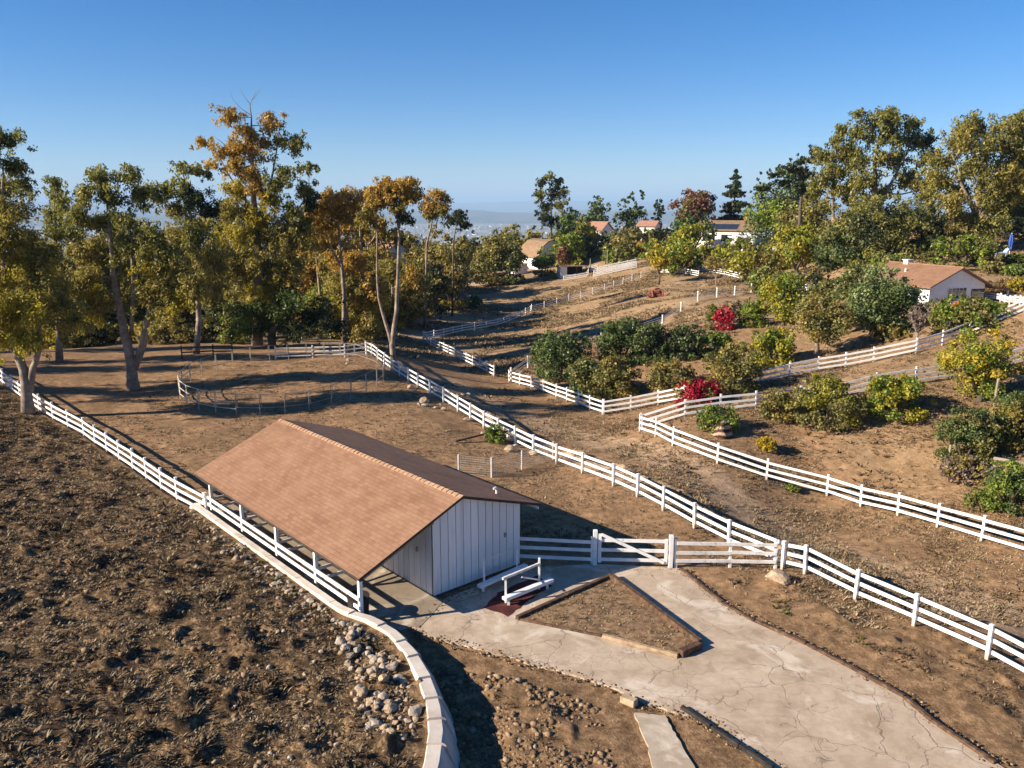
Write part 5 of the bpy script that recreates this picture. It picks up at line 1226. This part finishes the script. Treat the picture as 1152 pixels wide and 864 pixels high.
far = [ # u, vb, w, h, leaves, Y, label, trunk
 (634,272,24,28,['cit','br'],215,'green tree right of the tall dark tree',.1),(656,268,22,22,['cit','ol'],225,'green bush second right of the tall dark tree',0),(672,262,34,34,['cit','oak'],250,'round dark tree on the skyline above the pink roof',.15),
 (645,262,24,24,['cit','dk'],250,'small dark tree left of the pink roof skyline tree',.1),(706,254,22,30,['cit','oak'],255,'skyline tree between the two pink roofs',.15),(721,252,14,30,['oak','cit'],255,'slim skyline tree left of the rust tree',.15),(741,254,14,24,'dk',255,'dark little skyline tree touching the rust tree',.15),
 (628,284,28,20,['yg','ol'],206,'yellow-olive bush behind the rounded barn roof',0),(634,296,14,18,'ru',196,'small rust-brown bush right of the rounded barn',0),(644,290,26,26,['ol','br'],205,'olive bush above the horse shelter',0),(649,302,12,10,'yg',190,'tiny yellow-green bush behind the horse shelter',0),
 (662,294,46,26,['dk','ol'],208,'dark olive tree in front of the pink tile roof',.08),(694,304,28,24,['ol','br'],190,'olive bush right of the white pens pole',0),(708,284,36,22,['ol','bo'],205,'broad olive bush on the slope left of the yellow tree',0),(722,292,20,18,['ye','oq'],198,'golden bush on the slope left of the yellow tree',0),
 (712,272,36,14,['bo','ol'],222,'brown-olive bush below the skyline trees',0),(744,274,30,14,['dk','bo'],215,'dark hedge bush below the rust tree',0),
 (778,284,42,40,['cit','dk'],192,'dark green tree in front of the rust tree',.1),(776,290,40,34,['br','yg'],182,'bright green bush below the dark green ridge tree',0),(756,314,48,38,['br','yg'],160,'yellow-green bushy tree above the short white panel',.1),(741,317,24,38,['ye','yg'],150,'yellow small tree with leaning stem on the bare hill edge',.25),
 (793,296,24,17,['yg','br'],172,'yellow-green bush left of the white carport',0),(816,290,26,14,['cit','yg'],172,'green bush in front of the ridge house windows',0),(850,289,20,11,['br','cit'],176,'green bush in the white carport opening',0),
 (838,322,38,42,['ol','yg'],138,'round olive tree in front of the ridge carport',.12),(864,312,36,26,['bo','ol'],150,'brown-olive bush right of the round olive tree',0),
 (880,262,66,60,['br','br','cit'],172,'big bright green tree on the ridge beside the white shed',.04),(905,270,50,46,['ol','eo'],160,'olive tree overlapping the right of the bright ridge tree',.08),
 (895,318,54,58,['yg','br'],132,'yellow-green spreading tree below the white shed',.15),(932,330,42,58,['dk','cit'],118,'dark green tree right of the yellow-green spreading tree',.05),
 (905,352,46,40,['dk','ol'],108,'dark olive bush above the orchard tree',0)]
far += [(664,277,30,15,['ol','dk'],222,'olive bush hiding the left wall of the pink-roofed house',0),(690,276,36,15,['cit','ol'],220,'green bush in front of the pink-roofed house',0),(728,276,30,15,['br','ol'],224,'light green bush in front of the low pale pink roof',0),(750,274,26,14,['dk','ol'],226,'dark bush under the right end of the low pale pink roof',0),(640,288,30,20,['yg','br'],200,'yellow-green bush behind the horse shelter roof',0),(700,292,40,16,['ol','yg'],196,'low olive bush on the bank above the white pens',0),(828,284,26,14,['br','ol'],176,'low bush left of the white carport wall',0),(768,300,60,26,['br','ol'],168,'spreading green bush behind the short white panel',0),(822,306,44,18,['yg','br'],162,'yellow-green bush below the white carport',0),(904,306,44,40,['yg','br'],140,'tall yellow-green tree under the white shed',.1),
 (655,280,40,24,['yg','ol'],212,'yellow-olive bush left of the dark olive tree',0),(735,296,34,24,['br','yg'],188,'small green bush above the yellow small tree',0),(860,338,34,34,['br','ol'],118,'green bush at the end of the white hill posts',0),(930,360,44,40,['ol','cit'],96,'olive bush between the orchard tree and the big leafy tree',0),(885,300,40,40,['yg','ol'],150,'yellow-green bush tucked below the bright ridge tree',0),(950,310,50,50,['cit','ol'],112,'green tree left of the house roof end',.05),
 (600,290,36,26,['eo','ol'],220,'olive bush behind the rounded barn',0),(572,285,40,26,['ol','eo'],225,'olive bush on the crest behind the two barn bushes',0)]
for u, vb, w, h, lf, Y, lab, th in far: bush(lab, u, vb, w*1.18, h*1.08, lf, Y=Y, trunkh=th, name='ridge_tree' if th else 'ridge_bush', cat='tree' if th else 'bush', k=13, s_k=.0030)
bush('rust red rounded tree on the ridge left of the conifer', 779, 276, 58, 58, ['ru','ru','ol'], Y=212, trunkh=.1, name='ridge_tree', cat='tree', k=20, s_k=.0028)
conifer('tall dark conifer with drooping tiers behind the ridge house', 824, 268, 46, 74, 216)
bare('grey half-bare bush on the hill below the ridge house', 805, 324, 34, 30, 142, leaf='bo', seed=4, name='bare_bush', cat='bush')
bush('small red flowering bush by the white hill posts', 815, 372, 24, 26, 'rd', Y=88)
bush('green bush hugging the left of the small red hill bush', 800, 370, 16, 26, ['ol','br'], Y=89)
bush('grey-brown bush behind the small red hill bush', 828, 362, 20, 22, ['gr','bo'], Y=92)
# ------------------------------------------------------------------ big trees top right
tree('cedar_tree', 'dark flat-layered cedar at the left of the big right-hand trees', (898,280), [(905,180,12,6,'dk'),(889,190,14,5,'dk'),(870,196,12,4,'dk'),(910,195,12,8,'dk'),(880,207,18,5,'dk'),(860,211,10,3,'dk'),(904,212,14,7,'dk'),(916,170,8,6,'dk')], [[(898,280,.4),(901,225,.28),(907,180,.08)]], Y=150, bark=BARKD, droop=0)
tree(E, 'thin open eucalyptus with a white trunk between the cedar and the broad eucalyptus', (940,288), [(946,146,7,8,'eg'),(938,160,8,8,'eg'),(930,176,12,10,'go'),(948,170,10,12,'go'),(925,198,12,12,'go'),(945,195,12,12,'eg'),(938,215,14,10,'go'),(956,210,12,12,'go'),(918,213,10,10,'eg'),(960,180,10,10,'eg')], [[(940,288,.3),(937,225,.24),(938,196,.2),(941,165,.1),(946,145,.04)]], Y=128)
tree(E, 'broad green-topped eucalyptus with visible pale forks, second from right', (992,288), [(985,135,15,12,'eg'),(1005,130,16,10,'eg'),(1028,140,14,11,'eg'),(970,150,12,13,'eg'),(1000,152,18,13,'eg'),(1030,158,14,12,'eg'),(1048,158,11,10,'dk'),(968,178,12,13,'eg'),(992,178,12,12,'go'),(1018,180,16,12,'eg'),(1042,182,13,12,'eg'),(970,205,13,12,'go'),(1025,205,16,13,'go'),(1045,212,14,14,'eg'),(963,128,8,6,'eg'),(1000,215,12,9,'go')], [[(992,288,.5),(990,235,.42),(985,215,.34),(984,185,.25),(990,150,.12),(1000,132,.05)],[(990,232,.3),(1003,205,.22),(1016,180,.14),(1030,150,.06)],[(987,222,.2),(974,195,.13),(966,165,.06)]], Y=126)
tree(E, 'largest brownish eucalyptus with a thick pale trunk near the blue parasol', (1090,290), [(1105,140,22,14,'go'),(1130,145,20,14,'go'),(1155,140,22,16,'go'),(1080,158,17,14,'eo'),(1110,165,20,16,'go'),(1140,172,20,18,'go'),(1165,170,20,18,'go'),(1068,180,14,14,'go'),(1090,190,18,16,'go'),(1120,200,18,16,'eo'),(1150,205,20,18,'go'),(1062,205,14,14,'eo'),(1085,218,16,14,'eo'),(1112,228,18,16,'go'),(1062,232,14,16,'eo'),(1080,246,16,15,'eo'),(1105,252,16,14,'go'),(1070,263,14,12,'eo'),(1095,268,12,10,'eo'),(1045,220,10,16,'go'),(1178,200,20,20,'go')],
 [[(1090,290,.7),(1091,262,.52),(1098,235,.42),(1105,200,.3),(1112,165,.15),(1120,142,.06)],[(1097,240,.3),(1080,205,.2),(1072,175,.08)],[(1103,212,.25),(1130,190,.16),(1150,160,.07)],[(1073,290,.35),(1075,262,.26),(1068,225,.12)]], Y=112)
conifer('dark pine tip rising behind the largest eucalyptus', 1142, 262, 60, 150, 145, seed=8)
bush('wide dark olive thicket mound below the broad eucalyptus', 990, 292, 128, 66, ['eg','ol','dk'], Y=112, k=30)
bush('dark green bush between the thicket mound and the pale trunk', 1040, 290, 40, 54, ['dk','cit'], Y=116)
bush('olive tree filling the gap above the thicket mound', 960, 268, 60, 44, ['eo','bo'], Y=130)
bush('bright green tree behind the blue parasol', 1142, 262, 50, 46, ['br','cit'], Y=135)
bush('dark hedge behind the blue parasol', 1130, 288, 62, 44, 'dk', Y=122)
bush('dark hedge right of the thick pale trunk', 1180, 290, 60, 70, 'dk', Y=122)
# ------------------------------------------------------------------ garden of the white house
gar = [(1083,303,80,19,['br','ol'],100,'long clipped green hedge behind the house roof'),(1046,296,24,13,'ol',104,'clipped dome bush left of the long hedge'),(1000,302,50,24,['br','ol'],98,'green bush behind the left end of the house roof'),
 (1116,318,30,24,['ol','bo'],96,'rounded olive bush right of the house roof'),(1143,310,32,24,['br','ol'],100,'rounded green bush below the blue parasol'),(1142,324,30,16,['br','pg'],94,'light green bush above the golden bush'),(1146,342,32,22,['ye','yg'],86,'golden yellow bush at the right edge'),(1121,340,24,12,['ru','bo'],85,'low rust-brown bush in front of the golden bush'),
 (963,308,15,20,['yg','ye'],100,'small yellow-green bush left of the house roof'),(1083,350,24,12,'oq',75,'orange flowering bush in front of the porch'),(1107,351,26,10,['br','ol'],74,'low green bush right of the orange flowers'),
 (1088,376,92,36,['ol','br'],69,'big rounded clipped green hedge below the porch'),(1036,357,32,20,'dk',75,'dark shaded round bush left of the porch'),(1056,352,18,12,['dk','ol'],76,'small dark bush at the porch railing')]
for u, vb, w, h, lf, Y, lab in gar: bush(lab, u, vb, w, h*.70, lf, Y=None if vb > 345 else Y, k=34, f=.32)
bush('big leafy green tree left of the white house', 988, 374, 72, 70, ['cit','pg'], Y=72, k=26, name='garden_tree', cat='tree', trunkh=.06)
bush('grey-green tree behind the left of the big leafy tree', 962, 344, 50, 46, ['cit','ol'], Y=90, name='garden_tree', cat='tree')
bush('low brown-olive bush at the foot of the bare pruned tree', 1000, 382, 46, 18, ['bo','ol'], Y=70)
bare('pruned bare tree left of the big clipped hedge', 1031, 386, 26, 36, 67, seed=2)
bare('second smaller bare tree against the clipped hedge', 1047, 378, 22, 30, 69, seed=6)
bush('olive orchard tree with a pale trunk above the long garden fence', 917, 402, 70, 62, ['ol','bo'], Y=70, trunkh=.25, name='orchard_tree', cat='tree', bark=BARK, k=20)
bush('thin brown orchard tree right of the pale-trunk orchard tree', 950, 386, 44, 40, ['bo','ol'], Y=76, trunkh=.15, name='orchard_tree', cat='tree')
bush('yellow-green tree above the orchard tree', 880, 368, 52, 56, ['yg','br'], Y=86, name='orchard_tree', cat='tree', trunkh=.08, k=20)
bush('lower yellow-green bush left of the orchard tree', 866, 414, 56, 44, ['yg','br'], Y=70, k=18)
bush('darker yellow-green bush up the slope from the red flowers', 847, 376, 36, 38, ['br','ol'], Y=88)
# ------------------------------------------------------------------ citrus bushes beside the lane
C = [(632,430,64,58,'cit','round dark green citrus bush nearest the lane fence corner'),(664,448,50,44,['ol','cit'],'olive-green bush in front of the round citrus bush'),(694,449,54,46,['ol','bo'],'brown-olive bush at the inner fence corner'),
 (698,412,52,52,['cit'],'tall dark citrus bush behind the fence-corner bushes'),(732,410,48,46,['cit','dk'],'dark citrus bush in the middle of the row'),(772,406,42,40,['dk','cit'],'darkest citrus bush with bare twigs showing'),(806,402,36,28,['br','cit'],'fresh green small bush at the right end of the citrus row'),
 (753,440,58,36,['bo','ol'],'rusty olive bush left of the red flowers'),(780,462,46,34,['rd','rd','bo'],'large red flowering bush spilling over the fence'),(800,452,30,24,['ru','rd'],'brown-red bush right of the red flowers'),(824,444,64,56,['ol','bo'],'broad olive bush right of the red flowers'),
 (808,487,54,30,['br','cit'],'small green bush behind the banded boulder'),(862,508,22,16,'ye','tiny yellow bush beside the right fence'),
 (876,474,46,36,['bo','ol'],'brownish bush left of the large round garden bush'),(929,484,78,58,['ol','yg'],'large round green bush in the right garden'),(1007,474,70,50,['yg','br'],'round yellow-green bush right of the large round bush'),
 (1100,458,96,82,['yg','ye','br'],'big yellow-green tree with dense round crown on the right'),
 (1084,526,60,66,['cit','ol'],'dark bush behind the leaning wooden post'),(1138,508,62,66,['cit','ol','bo'],'tall mixed bush at the right edge below the yellow-green tree'),(1136,578,74,58,['br','cit'],'green bush under the log rail at the right edge'),(1104,576,40,26,['br','ol'],'low green bush left of the log rail bush'),
 (558,500,26,22,['br','cit'],'small bright green bush in the paddock beside the tan boulder'),(891,555,16,8,['br','ol'],'tiny green tuft bush on the lane'),(1086,545,60,24,['gr','bo'],'dry straw-brown brush below the leaning post')]
for i, (u, vb, w, h, lf, lab) in enumerate(C): bush(lab, u, vb, w, h, lf, k=22, f=.36, **({'trunkh': .1} if w > 90 else {}))
print('leaves', NLEAF)
# ================================================================== DRY WEEDS (nobody could count them)
def weeds(name, label, pts, hgt, spread, blades, mat, wid=.02):
    n = len(pts); P = np.repeat(pts, blades, 0); t = len(P)
    a = RNG.uniform(0, 6.283, t); sp = spread*np.repeat(RNG.uniform(.4, 1.6, n), blades)
    b = P+np.stack((np.cos(a)*sp*RNG.random(t)*.6, np.sin(a)*sp*RNG.random(t)*.6, np.zeros(t)-.02), -1)
    H = hgt*np.repeat(RNG.uniform(.4, 1.5, n), blades)*RNG.uniform(.5, 1.2, t)
    tip = b+np.stack((np.cos(a)*sp*RNG.uniform(.2, 1, t), np.sin(a)*sp*RNG.uniform(.2, 1, t), H), -1)
    w = np.stack((-np.sin(a), np.cos(a), np.zeros(t)), -1)*wid*RNG.uniform(.6, 1.5, t)[:, None]
    mid = (b+tip)/2+np.array((0, 0, 1.))*H[:, None]*.15
    v = np.stack((b-w, b+w, mid+w*.9, tip, mid-w*.9), 1)
    me = bpy.data.meshes.new(name); me.vertices.add(t*5); me.vertices.foreach_set('co', v.astype(np.float32).ravel())
    me.loops.add(t*5); me.loops.foreach_set('vertex_index', np.arange(t*5, dtype=np.int32))
    me.polygons.add(t); me.polygons.foreach_set('loop_start', np.arange(0, t*5, 5, dtype=np.int32)); me.update(calc_edges=True)
    o = link(name, me, None, [mat]); props(o, label, 'weeds', kind='stuff')
def scatter(n, x0, x1, y0, y1, test, noise_thr, nsc):
    x = RNG.uniform(x0, x1, n); y = RNG.uniform(y0, y1, n)
    k = fbm(x*nsc, y*nsc, 3, 61) > noise_thr; x, y = x[k], y[k]
    h, wp = height0(x, y); sd, a = side(x, y); k = test(x, y, sd, wp); x, y, h, wp = x[k], y[k], h[k], wp[k]
    return np.stack((x, y, h+relief(x, y, wp)), -1)
def clods(label, pts, smin, smax, mat):
    import bmesh
    bm = bmesh.new(); bmesh.ops.create_icosphere(bm, subdivisions=1, radius=1); bv = np.array([v.co[:] for v in bm.verts]); bf = np.array([[v.index for v in f.verts] for f in bm.faces]); bm.free()
    n = len(pts); s = smin+(smax-smin)*RNG.random(n)**2.5; V = bv[None]*RNG.uniform(.65, 1.25, (n, len(bv), 1)); a = RNG.uniform(0, 6.283, n)
    V = V*np.stack((s, s*RNG.uniform(.6, 1, n), s*RNG.uniform(.4, .7, n)), -1)[:, None]
    X = V[..., 0]*np.cos(a)[:, None]-V[..., 1]*np.sin(a)[:, None]; Yy = V[..., 0]*np.sin(a)[:, None]+V[..., 1]*np.cos(a)[:, None]
    V = np.stack((X, Yy, V[..., 2]), -1)+pts[:, None]
    q = (np.arange(n)[:, None, None]*len(bv)+bf[None]).reshape(-1, 3)
    me = bpy.data.meshes.new('dirt_clods'); me.vertices.add(n*len(bv)); me.vertices.foreach_set('co', V.astype(np.float32).ravel())
    me.loops.add(q.size); me.loops.foreach_set('vertex_index', q.ravel().astype(np.int32))
    me.polygons.add(len(q)); me.polygons.foreach_set('loop_start', np.arange(0, q.size, 3, dtype=np.int32)); me.update(calc_edges=True)
    o = link('dirt_clods', me, None, [mat]); props(o, label, 'dirt', kind='stuff')
m_, nt_, b_ = newmat('clod_earth'); N_ = NT(nt_)
N_.l(N_.mix(N_.noise(N_.coord(), 22, 4, .7), N_.ramp(N_.n('ShaderNodeNewGeometry').outputs['Random Per Island'], [(.1, (.10,.062,.035)), (.5, (.25,.16,.09)), (.85, (.40,.27,.155)), (1, (.50,.40,.28))]), (.13,.085,.05)), b_.inputs['Base Color']); b_.inputs['Roughness'].default_value = .95
WDARK = leafmat('dark_dry_weeds', (.034,.022,.013), (.125,.084,.048), (.29,.21,.125), scale=.6, trans=.1)
WSTRAW = leafmat('straw_weeds', (.11,.078,.042), (.27,.19,.108), (.44,.335,.20), scale=.6, trans=.15)
WGREEN = leafmat('green_weeds', (.045,.060,.012), (.12,.135,.03), (.22,.20,.06), scale=.6, trans=.2)
vis = lambda x, y: (np.abs(x/y) < .72)
clods('lumpy broken earth clods over the rough left field', scatter(20000, -42, 0, 15, 58, lambda x,y,sd,wp: (sd > .5) & vis(x,y), .47, .7), .025, .15, m_)
clods('orange-brown earth clods on the bank below the driveway', scatter(9000, -3, 9, 17, 30, lambda x,y,sd,wp: (sd < -.5) & (wp < .6) & vis(x,y), .40, .9), .025, .15, m_)
clods('loose clods and pebbles along the lane and paddock', scatter(14000, -25, 40, 24, 60, lambda x,y,sd,wp: (sd < -.6) & (wp < .2) & vis(x,y), .50, .6), .02, .10, m_)
weeds('dry_weeds', 'dark withered weeds covering the rough left field', scatter(60000, -42, 0, 15, 62, lambda x,y,sd,wp: (sd > .5) & vis(x,y), .44, .9), .07, .16, 9, WDARK, .016)
weeds('dry_weeds', 'straw coloured dead weeds scattered in the left field', scatter(90000, -42, 0, 15, 62, lambda x,y,sd,wp: (sd > .5) & vis(x,y), .46, 1.1), .06, .14, 8, WSTRAW, .014)
weeds('dry_weeds', 'withered brown weeds on the bank between wall and driveway', scatter(9000, -3, 16, 17, 36, lambda x,y,sd,wp: (sd < -.45) & (wp < .4) & vis(x,y), .46, 1.1), .07, .11, 8, WDARK, .012)
weeds('dry_brush', 'dark mounds of dead brush in the rough left field', scatter(9000, -42, 0, 15, 55, lambda x,y,sd,wp: (sd > .8) & vis(x,y), .575, .55), .15, .28, 16, WDARK, .02)
weeds('dry_weeds', 'dry weeds inside the timber-edged triangle bed', np.array([(x, y, .075) for x, y in zip(RNG.uniform(-1, 8, 9000), RNG.uniform(22, 31, 9000)) if in_poly([x], [y], TB)[0]][:450]), .06, .10, 8, WSTRAW, .012)
weeds('dry_grass', 'short straw grass on the paddock and lane', scatter(42000, -30, 40, 28, 75, lambda x,y,sd,wp: (sd < -.6) & (wp < .2) & vis(x,y), .52, .5), .07, .16, 7, WSTRAW, .016)
weeds('dry_grass', 'greyish dry tufts on the paddock and lane', scatter(16000, -30, 40, 28, 75, lambda x,y,sd,wp: (sd < -.6) & (wp < .2) & vis(x,y), .56, .7), .08, .16, 7, WDARK, .016)
_r = RNG.random((40000, 2))*np.array((18, 17))+np.array((-3.5, 17)); _d = pl_dist(_r[:,0], _r[:,1], DRIVE_W+DRIVE_W[:1])[0]
_r = _r[(_d < .30*(.3+1.3*fbm(_r[:,0]*.8, _r[:,1]*.8, 2, 5))) & (_r[:,1] < 31)][:2600]
clods('soil and grit spilled over the edges of the driveway', np.concatenate((_r, np.full((len(_r), 1), .03)), 1), .012, .07, m_)
weeds('dry_grass', 'straw grass tufts over the bare far hill', scatter(60000, -20, 75, 82, 185, lambda x,y,sd,wp: vis(x,y), .50, .16), .22, .42, 5, WSTRAW, .05)
weeds('dry_grass', 'dark dead weeds dotted over the bare far hill and garden slope', scatter(15000, -15, 75, 42, 185, lambda x,y,sd,wp: (sd < -1) & vis(x,y) & (x > 5-(y-42)*.3), .56, .2), .16, .34, 6, WDARK, .04)
weeds('dry_grass', 'pale straw stubble in the right garden and along the lane', scatter(60000, 3, 50, 26, 70, lambda x,y,sd,wp: (wp < .2) & vis(x,y) & (x > 12-(y-26)*.35), .50, .35), .09, .2, 6, WSTRAW, .018)
weeds('green_weeds', 'small green weeds beside the driveway edges and wall', np.concatenate((scatter(1500, 4, 12, 18, 31, lambda x,y,sd,wp: (wp < .5) & (wp > .05), .58, .6), scatter(300, -12, -3, 24, 34, lambda x,y,sd,wp: (sd > .3) & (sd < 1.2), .55, .8))), .12, .13, 9, WGREEN, .016)
